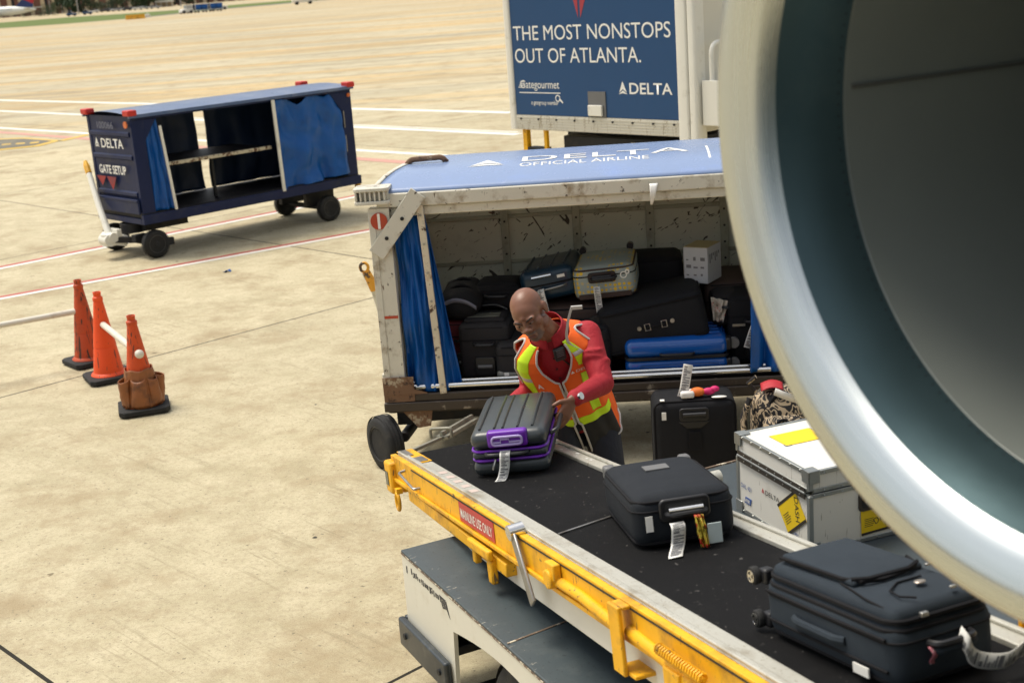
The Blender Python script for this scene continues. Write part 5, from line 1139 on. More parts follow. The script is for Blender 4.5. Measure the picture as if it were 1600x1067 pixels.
for z in (.035, H3-.015):
    mb = MB(); mb.box((.01, D3-.01, z-.022), (.05, D3+.03, z+.022)); wb = mb.build('wheel_mount', 'blackplastic', t, bevel=.008)
    mb = MB(); mb.lathe([(.010, -.013), (.023, -.013), (.026, -.008), (.026, .008), (.023, .013), (.010, .013)], 20, frame((.002, D3+.036, z), (0, 0, 1), None, (-1, 0, 0))); wh = mb.build('wheel', 'rubber', wb)
    mb = MB(); M_ = frame((-.012, D3+.036, z), (0, 0, 1), None, (-1, 0, 0)); mb.lathe([(.001, 0), (.006, 0), (.006, .003), (.001, .003)], 10, M_)
    for k in range(3): mb.prism([(-.003, .003), (.003, .003), (.006, .015), (-.006, .015)], 0, .003, M_ @ MX.Rotation(k*2*pi/3, 4, 'Z'))
    mb.lathe([(.014, 0), (.0175, 0), (.0175, .003), (.014, .003)], 18, M_, cap=False); mb.build('wheel_hub', 'chrome', wh)
mb = MB(); carry(mb, (.12, -.006, .10), (.26, -.006, .10), (0, -1, 0), .03, .012); mb.build('carry_handle', 'navyfab', t)
ribbon(t, [(.20, -.030, .125), (.20, -.058, .105), (.215, -.055, .075), (.25, -.06, .055), (.31, -.085, .05), (.38, -.09, .07), (.45, -.10, .065)], (.25, -.3, 1), .045, seed=9)
mb = MB(); mb.grid(lambda u, v: V((.10+u*.018+.012*v, -.016-.012*sin(v*5), .11-v*.05)), 2, 8); mb.build('ribbon_tag', mk('pink striped ribbon', (.50, .16, .20), .6, chips=((.65, .55, .55), .52, 60)), t, solid=.0015)
# ------------------------------------------------------------------ white flight case on the loader deck
KM = zrot((1.142, 5.009, .652), .353)
t = thing('flight_case', 'white hard shipping case with metal edges and yellow labels standing beside the belt', 'shipping case', KM)
Wk, Dk, Hk = .64, .575, .355
m['kwhite'] = mk('white laminate', (.70, .69, .63), .35, var=.04, vs=3, dirt=((.52, .49, .42), .60, 5), scr=((.40, .38, .33), 30, .68))
m['kalu'] = mk('case edge aluminium', (.36, .38, .37), .34, .75, var=.12, dirt=((.20, .20, .19), .55, 10))
m['kdark'] = mk('dark bronze hinge', (.070, .060, .050), .45, .5, var=.2)
m['ylabel'] = mk('yellow label', (.80, .56, .008), .5, var=.05)
ZL = .262
mb = MB(); mb.box((.006, .006, .004), (Wk-.006, Dk-.006, ZL-.012)); mb.build('case_body', 'kwhite', t, smooth=False)
mb = MB(); mb.box((.006, .006, ZL+.012), (Wk-.006, Dk-.006, Hk-.004)); lid = mb.build('lid', 'kwhite', t, smooth=False)
mb = MB(); e = .020
for x in (0, Wk-e):
    for y in (0, Dk-e): mb.box((x, y, .0), (x+e, y+e, ZL-.0125)); mb.box((x, y, ZL+.0125), (x+e, y+e, Hk))
for z in (0, ZL-.022, ZL+.001, Hk-.018):
    for y in (.002, Dk-.016): mb.box((e+.0005, y-.001, z), (Wk-e-.0005, y+.015, z+.018))
    for x in (.002, Wk-.016): mb.box((x-.001, e+.0005, z), (x+.015, Dk-e-.0005, z+.018))
ed = mb.build('edge_trim', 'kalu', t, bevel=.002)
mb = MB()
for k in range(7):
    for z in (.009, ZL-.013, ZL+.010, Hk-.009): mb.cyl((.07+k*.085, .0012, z), (.07+k*.085, -.0022, z), .004, n=8); mb.cyl((.0012, .07+k*.075, z), (-.0022, .07+k*.075, z), .004, n=8)
mb.build('rivets', 'chrome', ed)
for x, sx in ((0, 1), (Wk, -1)):
    for y, sy in ((0, 1), (Dk, -1)):
        for z, sz in ((0, 1), (Hk, -1)):
            mb = MB(); k = .05
            for A_ in ((0, 1), (1, 2), (0, 2)):
                lo = [-.004, -.004, -.004]; hi = [k, k, k]; ax_ = ({0, 1, 2}-set(A_)).pop(); hi[ax_] = .002
                mb.add([(x+sx*(lo[0] if i & 1 else hi[0]), y+sy*(lo[1] if i & 2 else hi[1]), z+sz*(lo[2] if i & 4 else hi[2])) for i in range(8)], [(0, 1, 3, 2), (4, 6, 7, 5), (0, 4, 5, 1), (2, 3, 7, 6), (0, 2, 6, 4), (1, 5, 7, 3)])
            mb.build('corner_cap', 'kalu', t, bevel=.004)
mb = MB(); mb.box((-.0065, .025, ZL-.026), (-.003, Dk-.025, ZL-.003)); mb.box((-.0065, .025, ZL+.003), (-.003, Dk-.025, ZL+.022)); hg = mb.build('hinge', 'kdark', t, smooth=False)
mb = MB(); mb.cyl((-.006, .025, ZL), (-.006, Dk-.025, ZL), .0045, n=8)
for k in range(8):
    for z in (ZL-.014, ZL+.013): mb.cyl((-.006, .06+k*.062, z), (-.009, .06+k*.062, z), .0035, n=8)
mb.build('hinge_pin', 'kalu', hg)
LF = frame((.0045, Dk, 0), (0, -1, 0), (0, 0, 1)); RF = frame((0, .0045, 0), (1, 0, 0), (0, 0, 1)); TF = frame((0, 0, Hk-.0035), (1, 0, 0), (0, 1, 0))
def lf(x, z): return LF @ MX.Translation((x, z, 0))
m['kblue'] = mk('blue print', (.06, .12, .34), .6); m['kred'] = mk('red print', (.42, .02, .03), .6)
text('DAL 401', 'kblue', t, lf(.035, .115), .022, .085, .0)
text('DELTA', 'print', t, lf(.235, .145), .022, .11, .0)
emblem('kred', t, lf(.215, .145), .024)
mb = MB(); mb.prism([(0, 0), (.05, 0), (.06, .03), (.01, .03)], 0, .0015, lf(.06, .05)); bl_ = mb.build('emblem', 'kblue', t, smooth=False)
text('VRR', 'letter', t, lf(.064, .056) @ MX.Translation((0, 0, .0012)), .018, .044, .01)
text('LD SPEC', 'kblue', t, lf(.43, .045), .013, .06, 0); text('300 CAT 2', 'kblue', t, lf(.43, .026), .013, .065, 0)
def dash(F, w_, h_, stain=False, full=True):
    mb = MB(); mb.box((0, 0, .0012), (w_, h_, .0022), F); lb = mb.build('yellow_label', 'ylabel', t, smooth=False)
    mb = MB(); mb.box((0, 0, .0026), (w_, h_*.09, .0030), F)
    if full: mb.box((0, h_*.91, .0026), (w_, h_, .0030), F)
    for k in range(5): mb.box((w_*.10, h_*(.30+.07*k), .0026), (w_*(.35+.03*(k % 3)), h_*(.32+.07*k), .0030), F)
    mb.build('label_print', mk_dark, lb, smooth=False); return lb
mk_dark = mk('black label print', (.03, .025, .02), .6)
F = lf(.416, .028) @ MX.Rotation(rad(39), 4, 'Z')
lb = dash(F, .172, .138); text('DASH', 'print', lb, F @ MX.Translation((.150, .118, .0016)) @ MX.Rotation(rad(-122), 4, 'Z'), .032, .105, .0)
F = RF @ MX.Translation((.25, .028, 0)) @ MX.Rotation(rad(2), 4, 'Z'); lb = dash(F, .16, .115, full=False); text('DASH', 'print', lb, F @ MX.Translation((.07, .035, .0016)) @ MX.Rotation(rad(28), 4, 'Z'), .030, .09, .0)
mb = MB(); mb.prism([(.01, .105), (.02, .14), (.08, .158), (.13, .15), (.135, .125), (.06, .12)], .0024, .0032, F); mb.build('tape_scrap', mk('turquoise tape', (.08, .42, .48), .5), lb, smooth=False)
mb = MB(); mb.box((.16, .26, .0012), (.36, .40, .0022), TF @ MX.Translation((-.06, .06, 0))); lb = mb.build('yellow_label', 'ylabel', lid, smooth=False)
mb = MB()
for x, y in ((.095, .315), (.275, .315), (.275, .435), (.10, .44)): mb.box((x, y, .0012), (x+.03, y+.022, .0020), TF)
for k in range(5): mb.box((.35+k*.022, .30+.02*(k % 2), .0012), (.362+k*.022, .315+.02*(k % 2), .0020), TF)
mb.build('lid_marks', mk_print, lid, smooth=False)
mb = MB(); mb.prism(rloop(.235, .135, .45, .225, .02), .0, .006, RF); hd = mb.build('handle_plate', 'kdark', t, bevel=.002)
mb = MB(); mb.prism(rloop(.25, .148, .435, .212, .012), .0062, .0075, RF); mb.build('handle_recess', 'print', hd, smooth=False)
mb = MB(); mb.tube(fillet_path([RF @ V((.265, .20, .008)), RF @ V((.265, .17, .022)), RF @ V((.42, .17, .022)), RF @ V((.42, .20, .008))], .012), .007, 8); mb.build('handle', 'chrome', hd)
# ------------------------------------------------------------------ bags standing on the ground
p = aty(1025, 725, 7.36); Wg, Hg, Dg = .475, .535, .27
M = zrot((p.x, 7.36, 0), rad(-3)) @ MX.Translation((0, 0, .035))
t = thing('suitcase', 'upright black fabric suitcase standing on the ground between cart and belt', 'suitcase', M)
mb = MB(); rcube(mb, (0, 0, 0), (Wg, Dg, Hg), .045, None, (.006, .015, .008)); weld(mb.build('shell', 'blackfab', t))
mb = MB()
for y in (.02, Dg-.02): mb.tube([(x, y, z) for x, z in rloop(.004, .004, Wg-.004, Hg-.004, .05)], .007, 6, closed=True)
mb.build('piping', 'trim', t)
mb = MB(); F = frame((0, -.010, 0), (1, 0, 0), (0, 0, 1)); mb.prism(rloop(.145, Hg-.115, .315, Hg-.035, .02), 0, .014, F); mb.prism([(.14, Hg-.118), (.32, Hg-.118), (.27, Hg-.16), (.19, Hg-.16)], 0, .008, F); rc = mb.build('handle_recess', 'blackplastic', t, bevel=.005)
mb = MB(); mb.prism(rloop(.16, Hg-.10, .30, Hg-.05, .012), .0142, .016, F); mb.build('recess_floor', 'darkmetal', rc, smooth=False)
mb = MB(); mb.cyl((.165, -.034, Hg-.07), (.295, -.034, Hg-.07), .012, n=10); mb.build('pull_handle', 'blackplastic', rc)
mb = MB(); mb.prism(rloop(.195, .24, .27, .36, .012), 0, .008, F @ MX.Translation((0, 0, .012))); mb.build('badge_panel', 'trim', t, bevel=.003)
mb = MB(); mb.box((.045, -.018, Hg-.10), (.07, -.012, Hg-.055)); mb.box((.04, .0, Hg+.008), (.065, .03, Hg+.012)); mb.build('sticker', 'tag', t, smooth=False)
ribbon(t, [(.17, .06, Hg+.01), (.185, .05, Hg+.06), (.20, .06, Hg+.13), (.215, .07, Hg+.20)], (1, 0, -.25), .055, seed=11)
mb = MB(); mb.box((.16, .02, Hg+.008), (.24, .09, Hg+.05)); mb.build('paper_tag', 'tag', t, bevel=.012)
mb = MB(); mb.ell((.26, .06, Hg+.035), (.045, .03, .028), 10); mb.ell((.225, .05, Hg+.03), (.025, .02, .022), 8); mb.build('orange_ribbon', mk('orange ribbon', (.75, .17, .02), .6), t)
mb = MB(); mb.ell((.325, .06, Hg+.035), (.038, .02, .022), 8); mb.ell((.36, .06, Hg+.048), (.028, .02, .018), 8); mb.build('pink_ribbon', mk('pink ribbon', (.60, .015, .14), .6), t)
mb = MB(); mb.ell((.38, .02, Hg+.012), (.045, .015, .006), 8); mb.build('sticker', 'tag', t)
for x in (.06, Wg-.06):
    mb = MB(); mb.cyl((x-.012, Dg-.03, .0), (x+.012, Dg-.03, .0), .033, n=14); mb.box((x-.03, .02, -.033), (x+.03, .05, .01)); mb.build('wheel', 'rubber', t)
mb = MB(); mb.ell((.0, -.02, .03), (.016, .016, .016), 8); mb.build('orange_ribbon', 'cone', t)
def pack_mat():
    t = NT('black fabric with cream animal pattern'); n1 = t.n('TexNoise'); v = t.map((13, 13, 9)); t.l(v, n1.inputs['Vector']); n1.inputs['Scale'].default_value = 1; n1.inputs['Detail'].default_value = 1; n1.inputs['Distortion'].default_value = 1.5
    x = t.math('ABSOLUTE', t.math('SUBTRACT', t.math('FRACT', t.math('MULTIPLY', n1.outputs[0], 5.0)), .5)); f = t.ramp(x, .28, .31)
    c = t.mix(f, c4((.012, .011, .012)), c4((.46, .36, .24))); t.l(c, t.b.inputs['Base Color']); t.b.inputs['Roughness'].default_value = .75; return t.m
m['pack'] = pack_mat()
p = aty(1172, 690, 7.05); M = zrot((p.x+.01, 7.0, .0), rad(-8))
t = thing('backpack', 'black and cream animal patterned backpack standing behind the white shipping case', 'backpack', M)
mb = MB(); rcube(mb, (0, 0, .24), (.32, .24, .70), .11, None, (.01, .02, .01)); weld(mb.build('body', 'pack', t))
mb = MB(); rcube(mb, (.05, -.07, .28), (.28, .06, .58), .06, None, (0, .02, 0)); weld(mb.build('front_pocket', 'pack', t))
mb = MB(); mb.tube([(.02+.28*k/12, .02, .44+.26*sin(pi*k/12)) for k in range(13)], .014, 6); mb.tube([(.06+.20*k/12, -.062, .40+.17*sin(pi*k/12)) for k in range(13)], .008, 6); mb.build('zip_track', 'trim', t)
mb = MB(); rcube(mb, (.03, .0, .0), (.30, .22, .26), .06); weld(mb.build('lower_pocket', 'pack', t))
mb = MB(); mb.tube([(-.01, .06, .66), (-.05, .04, .56), (-.045, .03, .42), (-.02, .03, .3)], .018, 8); mb.tube([(.02, .05, .70), (-.02, .02, .76), (.02, -.0, .80)], .012, 6); mb.build('strap', 'pack', t)
mb = MB(); mb.grid(lambda u, v: V((.05+u*.12, .03+v*.08, .705+.02*sin(u*3)+.02*v)), 8, 4); mb.build('red_ribbon', mk('red cloth', (.42, .02, .03), .6), t, solid=.004)
ribbon(t, [(.12, -.01, .715), (.17, -.04, .70), (.24, -.03, .675), (.31, .0, .70), (.33, .02, .74)], (.2, -.4, 1), .05, 'tag', 'paper_tag', False)
# ------------------------------------------------------------------ jet engine
EAZ = rad(63.3); EA = V((sin(EAZ), cos(EAZ), 0))
EM = frame((.78, 1.93, 2.722), (0, 0, 1), None, EA)
en = thing('jet_engine', 'huge jet engine intake with a polished metal lip close to the viewer at right', 'jet engine', EM)
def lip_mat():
    t = NT('polished inlet lip'); t.b.inputs['Metallic'].default_value = 1
    sp = t.sep(t.tc); ang = t.math('ARCTAN2', sp[1], sp[0]); rad_ = t.math('POWER', t.math('ADD', t.math('POWER', sp[0], 2.0), t.math('POWER', sp[1], 2.0)), .5)
    cb_ = t.n('CombineXYZ'); t.l(t.math('MULTIPLY', ang, 1.2), cb_.inputs[0]); t.l(t.math('MULTIPLY', rad_, 60), cb_.inputs[1]); t.l(t.math('MULTIPLY', sp[2], 60), cb_.inputs[2])
    n1 = t.noise(1.0, 5, .6, cb_.outputs[0]); n2 = t.noise(5, 5, .6)
    c = t.mix(n1, c4((.50, .535, .525)), c4((.66, .70, .69))); c = t.mix(t.math('MULTIPLY', t.ramp(n2, .5, .75), .25), c, c4((.55, .55, .52)))
    t.l(c, t.b.inputs['Base Color'])
    r = t.n('MapRange'); t.l(n1, r.inputs[0]); r.inputs[3].default_value = .20; r.inputs[4].default_value = .34; t.l(r.outputs[0], t.b.inputs['Roughness'])
    t.b.inputs['Anisotropic'].default_value = .65
    tg = t.n('Tangent'); tg.direction_type = 'RADIAL'; tg.axis = 'Z'; t.l(tg.outputs[0], t.b.inputs['Tangent']); t.bump(n1, .03, .004); return t.m
m['lip'] = lip_mat()
m['barrel'] = mk('grey acoustic liner', (.25, .27, .245), .38, .15, var=.10, vs=3, bump=.03, bs=60)
m['barrelseam'] = mk('liner joint', (.10, .10, .09), .5)
m['cowl'] = mk('white engine cowl', (.66, .67, .65), .3)
m['fan'] = mk('dark titanium', (.05, .05, .055), .35, .8)
m['lip_dark_reflection'] = mk('inner lip metal with painted dark reflection', (.07, .115, .13), .36, .75, var=.12, vs=3, dirt=((.10, .145, .155), .55, 5), bump=.02)  # dark reflection in the inner lip, put into the metal's own colour
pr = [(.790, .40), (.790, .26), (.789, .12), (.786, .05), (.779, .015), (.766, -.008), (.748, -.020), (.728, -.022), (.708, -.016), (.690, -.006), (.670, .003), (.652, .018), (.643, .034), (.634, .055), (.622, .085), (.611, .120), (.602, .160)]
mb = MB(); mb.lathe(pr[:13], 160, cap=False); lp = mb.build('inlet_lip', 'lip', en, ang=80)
mb = MB(); mb.lathe(pr[12:], 160, cap=False); mb.build('inner_lip', 'lip_dark_reflection', en, ang=80)
mb = MB(); mb.lathe([(.6055, .1600), (.6050, .1660), (.6035, .1662), (.604, .20), (.606, .30), (.612, .5), (.622, .75), (.625, 1.0)], 140, cap=False); br = mb.build('inlet_barrel', 'barrel', en, ang=80)
mb = MB()
for k in range(180):
    a = 2*pi*k/180
    for r_, z in ((.6045, .150),): c_ = V((r_*cos(a), r_*sin(a), z)); n_ = V((-cos(a), -sin(a), 0)); mb.cyl(c_-n_*.002, c_+n_*.0010, .0020, n=6)
mb.build('rivets', 'fan', en, smooth=False)
for a in (273, 33, 153):
    mb = MB(); a = rad(a); n_ = V((cos(a), sin(a), 0)); mb.beam(n_*.6005+V((0, 0, .18)), n_*.620+V((0, 0, .98)), .006, .003, n_)
    mb.build('barrel_seam', 'barrelseam', br, smooth=False)
mb = MB(); mb.lathe([(.790, .402), (.80, .8), (.80, 2.2), (.70, 3.0), (.62, 3.3)], 96, cap=False); mb.build('cowl', 'cowl', en, ang=80)
mb = MB(); mb.lathe([(.001, .70), (.05, .74), (.12, .86), (.17, 1.0), (.175, 1.04)], 40); mb.build('spinner', 'fan', en, ang=60)
bld = None
for k in range(30):
    mb = MB(); a = 2*pi*k/30
    def bf(u, v, a=a): r_ = .17+.45*u; tw = .35+.6*u; s = (v-.5)*.14; return V((r_*cos(a)-s*cos(tw)*sin(a)*-1*-1, r_*sin(a)+s*cos(tw)*cos(a), 1.0+s*sin(tw)))
    mb.grid(bf, 8, 3); mb.build('fan_blade', 'fan', en, solid=.006)
mb = MB(); mb.lathe([(.001, 1.15), (.64, 1.15), (.64, 1.16), (.001, 1.16)], 48); mb.build('rear_duct', 'fan', en)
# unseen side of the viewer's airliner, added in dark paint to darken intake reflections
nrm = V((-EA.y, EA.x, 0)); fc = V((0, 0, 2.55))-nrm*(1.67+1.15)
FM = frame(fc-EA*14, (0, 0, 1), None, EA)
fu = thing('unseen_airliner_side', 'unseen dark airliner side added behind the viewer to darken the intake reflections', 'airplane', FM)
mb = MB(); mb.lathe([(.05, -4), (.9, -3), (1.45, -1), (1.67, 2), (1.67, 22), (1.4, 27), (.6, 33), (.05, 35)], 64, cap=False); mb.build('hull', mk('dark teal paint for darker intake reflections', (.022, .045, .055), .35), fu, ang=60)
mb = MB()
for k in range(24): rbox(mb, (.05, 1.60, 3.5+k*.8), (.38, 1.685, 3.75+k*.8), .03)
mb.build('cabin_windows', 'darkglass', fu)
# ------------------------------------------------------------------ the worker
m['skin'] = None
def skin_mat():
    t = NT('brown skin'); n1 = t.noise(14, 6, .6); n2 = t.noise(60, 3, .6)
    c = t.mix(n1, c4((.155, .062, .033)), c4((.24, .105, .060))); t.l(c, t.b.inputs['Base Color'])
    t.b.inputs['Roughness'].default_value = .42; t.b.inputs['Subsurface Weight'].default_value = .12; t.b.inputs['Subsurface Radius'].default_value = (.02, .008, .004)
    t.bump(n2, .12, .004); return t.m
m['skin'] = skin_mat()
def cloth_mat(name, col, var=.12, rough=.75, fold=.5, sc_=9):
    t = NT(name); f = t.noise(sc_, 5, .6, None, .8); c = t.mix(f, c4([x*(1-var) for x in col]), c4([min(1, x*(1+var)) for x in col])); t.l(c, t.b.inputs['Base Color'])
    t.b.inputs['Roughness'].default_value = rough; t.bump(f, fold, .02); return t.m
m['redshirt'] = cloth_mat('red work shirt', (.36, .008, .018), fold=.6)
m['vest'] = cloth_mat('orange safety vest', (.95, .135, .008), .06, fold=.35, sc_=6)
m['lime'] = cloth_mat('lime reflective tape', (.62, .90, .010), .05, .5, fold=.2, sc_=6)
m['silver'] = mk('silver reflective tape', (.52, .50, .48), .4, var=.06)
m['blackvest'] = cloth_mat('black vest panel', (.012, .012, .014), .2, fold=.35, sc_=6)
m['piping'] = mk('pale grey vest piping', (.55, .53, .50), .6)
m['trousers'] = cloth_mat('dark navy trousers', (.010, .013, .024), .2, fold=.5, sc_=8)
m['beard'] = mk('greying stubble', (.15, .10, .08), .8, var=.3, vs=60)
m['brow'] = mk('dark eyebrow hair', (.022, .014, .010), .7)
def remesh(mb, name, voxel, mat, parent=None, smooth=4):
    me = bpy.data.meshes.new('tmp'); me.from_pydata([tuple(p) for p in mb.v], [], mb.f)
    bm = bmesh.new(); bm.from_mesh(me); bmesh.ops.recalc_face_normals(bm, faces=bm.faces); bm.to_mesh(me); bm.free()
    o = bpy.data.objects.new('tmp', me); SC.collection.objects.link(o)
    r = o.modifiers.new('r', 'REMESH'); r.mode = 'VOXEL'; r.voxel_size = voxel
    if smooth: s = o.modifiers.new('s', 'SMOOTH'); s.factor = .5; s.iterations = smooth
    dg = bpy.context.evaluated_depsgraph_get(); out = bpy.data.meshes.new_from_object(o.evaluated_get(dg))
    bpy.data.objects.remove(o); out.name = name
    for p in out.polygons: p.use_smooth = True
    return link(name, out, mat, parent, ang=180)
def limb(mb, pts, rs, n=14):
    """chain of tapered segments with round joints"""
    pts = [V(p) for p in pts]
    for i in range(len(pts)-1): mb.cyl(pts[i], pts[i+1], rs[i], rs[i+1], n)
    for p, r in zip(pts, rs): mb.ell(p, (r, r, r), 7)
def loft(mb, secs, n=28):
    """secs: (centre, half width vector, half depth vector)"""
    vs = []; 
    for c_, a, b_ in secs:
        for k in range(n): t_ = 2*pi*k/n; vs.append(V(c_)+V(a)*cos(t_)+V(b_)*sin(t_))
    fs = []
    for i in range(len(secs)-1):
        for k in range(n): j = (k+1) % n; fs.append((i*n+k, i*n+j, (i+1)*n+j, (i+1)*n+k))
    fs.append(tuple(range(n-1, -1, -1))); fs.append(tuple((len(secs)-1)*n+k for k in range(n)))
    return mb.add(vs, fs)
PO = V((.335, 6.62, 0)); W0 = MX.Translation(PO); WI = W0.inverted()
man = thing('person', 'bald man in red shirt and orange safety vest bending over a suitcase', 'person', W0)
def wl_(px, py, y): return WI @ aty(px, py, y)
# skeleton (local to the feet)
pel = V((-.015, .0, .805)); nek = wl_(858, 519, 6.35); shR = wl_(828, 551, 6.47); shL = wl_(916, 519, 6.42); hd = wl_(827, 491, 6.21)
elL = wl_(942, 599, 6.22); wrL = wl_(896, 623, 5.99)
elR = wl_(830, 612, 6.52); wrR = wl_(796, 632, 6.36)
lat = V((.985, -.06, .10)).normalized(); upv = (nek-pel).normalized(); lat = (lat-upv*lat.dot(upv)).normalized(); fwd = lat.cross(upv).normalized()
if fwd.y > 0: fwd = -fwd
hipL, hipR = pel+V((.095, .04, -.02)), pel+V((-.09, -.02, -.02))
kL, kR = V((.13, -.06, .46)), V((-.10, -.08, .45)); aL, aR = V((.12, .06, .075)), V((-.11, .03, .075))
sp = lambda t_: pel.lerp(nek, t_)+fwd*(-.03*sin(pi*t_))-lat*(.012*sin(pi*t_))       # spine, slightly bowed
# head frame
hf = V((-.25, -.90, -.30)).normalized(); hu = V((-.43, -.24, .87)); hu = (hu-hf*hu.dot(hf)).normalized(); hl = hu.cross(hf).normalized()
HM = MX(((hl.x, -hf.x, hu.x, hd.x), (hl.y, -hf.y, hu.y, hd.y), (hl.z, -hf.z, hu.z, hd.z), (0, 0, 0, 1)))   # x to his left, y backwards, z crown
def head_prims(mb):
    H = lambda x, y, z: HM @ V((x, y, z))
    R3 = HM.to_3x3().to_4x4()
    def e(c_, r, rx=0): mb.ell(H(*c_), r, 14, R3 @ MX.Rotation(rad(rx), 4, 'X'))
    e((0, .018, .040), (.076, .096, .083)); e((0, -.022, .025), (.068, .070, .075)); e((0, -.030, -.035), (.056, .062, .070)); e((0, -.052, -.088), (.034, .036, .030)); e((0, -.030, -.07), (.050, .050, .045))
    for s in (-1, 1):
        e((s*.048, -.048, -.020), (.024, .030, .026)); e((s*.030, -.082, .018), (.030, .016, .011)); e((s*.058, -.004, -.060), (.020, .038, .030))
        e((s*.079, .022, -.005), (.010, .020, .034), 12); e((s*.084, .030, .008), (.007, .016, .022), 12)
        e((s*.017, -.104, -.030), (.012, .015, .011))
    e((0, -.088, -.004), (.012, .020, .030), -14); e((0, -.108, -.026), (.015, .016, .013)); e((0, -.088, -.062), (.027, .014, .010)); e((0, -.085, -.076), (.024, .013, .009)); e((0, -.084, .030), (.018, .016, .012))
def hand(mb, wr, dirn, palm, thumbside, curl=.35, s=1.0):
    """palm and five bent fingers; palm = normal out of the palm, thumbside = side of the thumb"""
    d = V(dirn).normalized(); p = V(palm); p = (p-d*p.dot(d)).normalized(); t_ = V(thumbside); t_ = (t_-d*t_.dot(d)-p*t_.dot(p)).normalized()
    wr = V(wr)
    loft(mb, [(wr-d*.01, t_*.026*s, p*.019*s), (wr+d*.02*s, t_*.031*s, p*.017*s), (wr+d*.055*s, t_*.040*s, p*.016*s), (wr+d*.088*s, t_*.041*s, p*.013*s), (wr+d*.096*s, t_*.036*s, p*.009*s)], 18)
    for k, (off, L) in enumerate(((.030, .078), (.010, .086), (-.011, .080), (-.031, .063))):
        b_ = wr+d*.088*s+t_*off*s; q = d+t_*(off*.9); a1 = curl*(.7+.12*k); a2 = curl*(1.7+.15*k); a3 = curl*2.4
        p1 = b_+(q*cos(a1)+p*sin(a1)).normalized()*L*.45*s; p2 = p1+(q*cos(a2)+p*sin(a2)).normalized()*L*.31*s; p3 = p2+(q*cos(a3)+p*sin(a3)).normalized()*L*.24*s
        limb(mb, [b_-d*.02*s, b_, p1, p2, p3], [.0095*s, .0098*s, .0092*s, .0085*s, .0068*s], 10)
    b_ = wr+d*.025*s+t_*.026*s; q1 = b_+(t_*.75+d*.6+p*.25).normalized()*.036*s; q2 = q1+(t_*.35+d*.8+p*.35).normalized()*.032*s; q3 = q2+(t_*.1+d*.85+p*.5).normalized()*.025*s
    limb(mb, [b_, q1, q2, q3], [.014*s, .0115*s, .0105*s, .008*s], 10)
mb = MB(); head_prims(mb)
limb(mb, [hd+hf*(-.025)-hu*.045, hd-hu*.12-hf*.055, nek-upv*.01, nek-upv*.06], [.058, .058, .062, .075])
loft(mb, [(sp(.0), lat*.145, fwd*.10), (sp(.35), lat*.135, fwd*.095), (sp(.7), lat*.150, fwd*.105), (sp(.9), lat*.12, fwd*.08), (sp(1.0), lat*.06, fwd*.06)])
for s_, e_, w_ in ((shL, elL, wrL), (shR, elR, wrR)): limb(mb, [s_, e_, e_.lerp(w_, .35), w_], [.050, .040, .039, .026])
for h_, k_, a_ in ((hipL, kL, aL), (hipR, kR, aR)): limb(mb, [h_, h_.lerp(k_, .4), k_, k_.lerp(a_, .3), a_], [.085, .075, .052, .050, .036]); limb(mb, [a_-V((0, 0, .03)), a_+V((0, -.14, -.04))], [.035, .028])
tipL = wl_(871, 668, 5.93); hand(mb, wrL, tipL-wrL, V((-.6, .75, -.1)), V((-.7, -.3, .5)), .22, 1.0)
hand(mb, wrR, V((.15, -.5, -.75)), V((.9, .3, 0)), V((.2, -.7, .4)), .5, 1.0)
body = remesh(mb, 'body', .0055, 'skin', man, 3)
# face details sit on the body mesh
H_ = lambda x, y, z: HM @ V((x, y, z))
R3 = HM.to_3x3().to_4x4()
m['eyewhite'] = mk('eye white', (.20, .16, .14), .3); m['lips'] = mk('lips', (.13, .05, .042), .45)
for s in (-1, 1):
    mb = MB(); mb.ell(H_(s*.030, -.0845, -.001), (.0115, .0090, .0048), 10, R3); ey = mb.build('eye', 'eyewhite', body)
    mb = MB(); mb.ell(H_(s*.030-.003, -.0925, -.0015), (.0055, .003, .0055), 8, R3); mb.build('iris', 'brow', ey)
    mb = MB(); mb.tube([H_(s*.012, -.1005, .0175-.004), H_(s*.030, -.0995, .022), H_(s*.046, -.0905, .024), H_(s*.058, -.078, .018)], [.002, .0035, .0032, .0012], 6); mb.build('eyebrow', 'brow', body)
    mb = MB(); mb.tube([H_(s*.017, -.0905, .003), H_(s*.030, -.0965, .0085), H_(s*.044, -.0845, .004)], [.002, .0045, .002], 6); mb.build('eyelid', 'skin', body)
mb = MB(); mb.tube([H_(-.024, -.0965, -.071), H_(-.01, -.1025, -.0685), H_(0, -.1030, -.0695), H_(.01, -.1025, -.0685), H_(.024, -.0965, -.071)], [.002, .0042, .0042, .0042, .002], 6); mb.build('lips', 'lips', body)
def shell(src, test, name, mat, parent, off=.0015, smooth=True):
    """patch of clothing or stubble lifted off the faces of a mesh that pass the test"""
    bm = bmesh.new(); bm.from_mesh(src.data); bm.normal_update()
    bmesh.ops.delete(bm, geom=[f for f in bm.faces if not test(f.calc_center_median(), f.normal)], context='FACES')
    N_ = {v: v.normal.copy() for v in bm.verts}
    for v in bm.verts: v.co += N_[v]*off
    me = bpy.data.meshes.new(name); bm.to_mesh(me); bm.free(); return link(name, me, mat, parent, ang=180)
HMI = HM.inverted()
def beard(p, n_):
    q = HMI @ p
    if q.y > -.035 or q.z > -.045 or q.z < -.125: return False
    if abs(q.x) < .026 and -.082 < q.z < -.058: return False
    return (abs(q.x) < .042 and q.z < -.05) and (q.z < -.076 or q.z > -.06 or abs(q.x) > .026)
shell(body, beard, 'beard', 'beard', body, .0012)
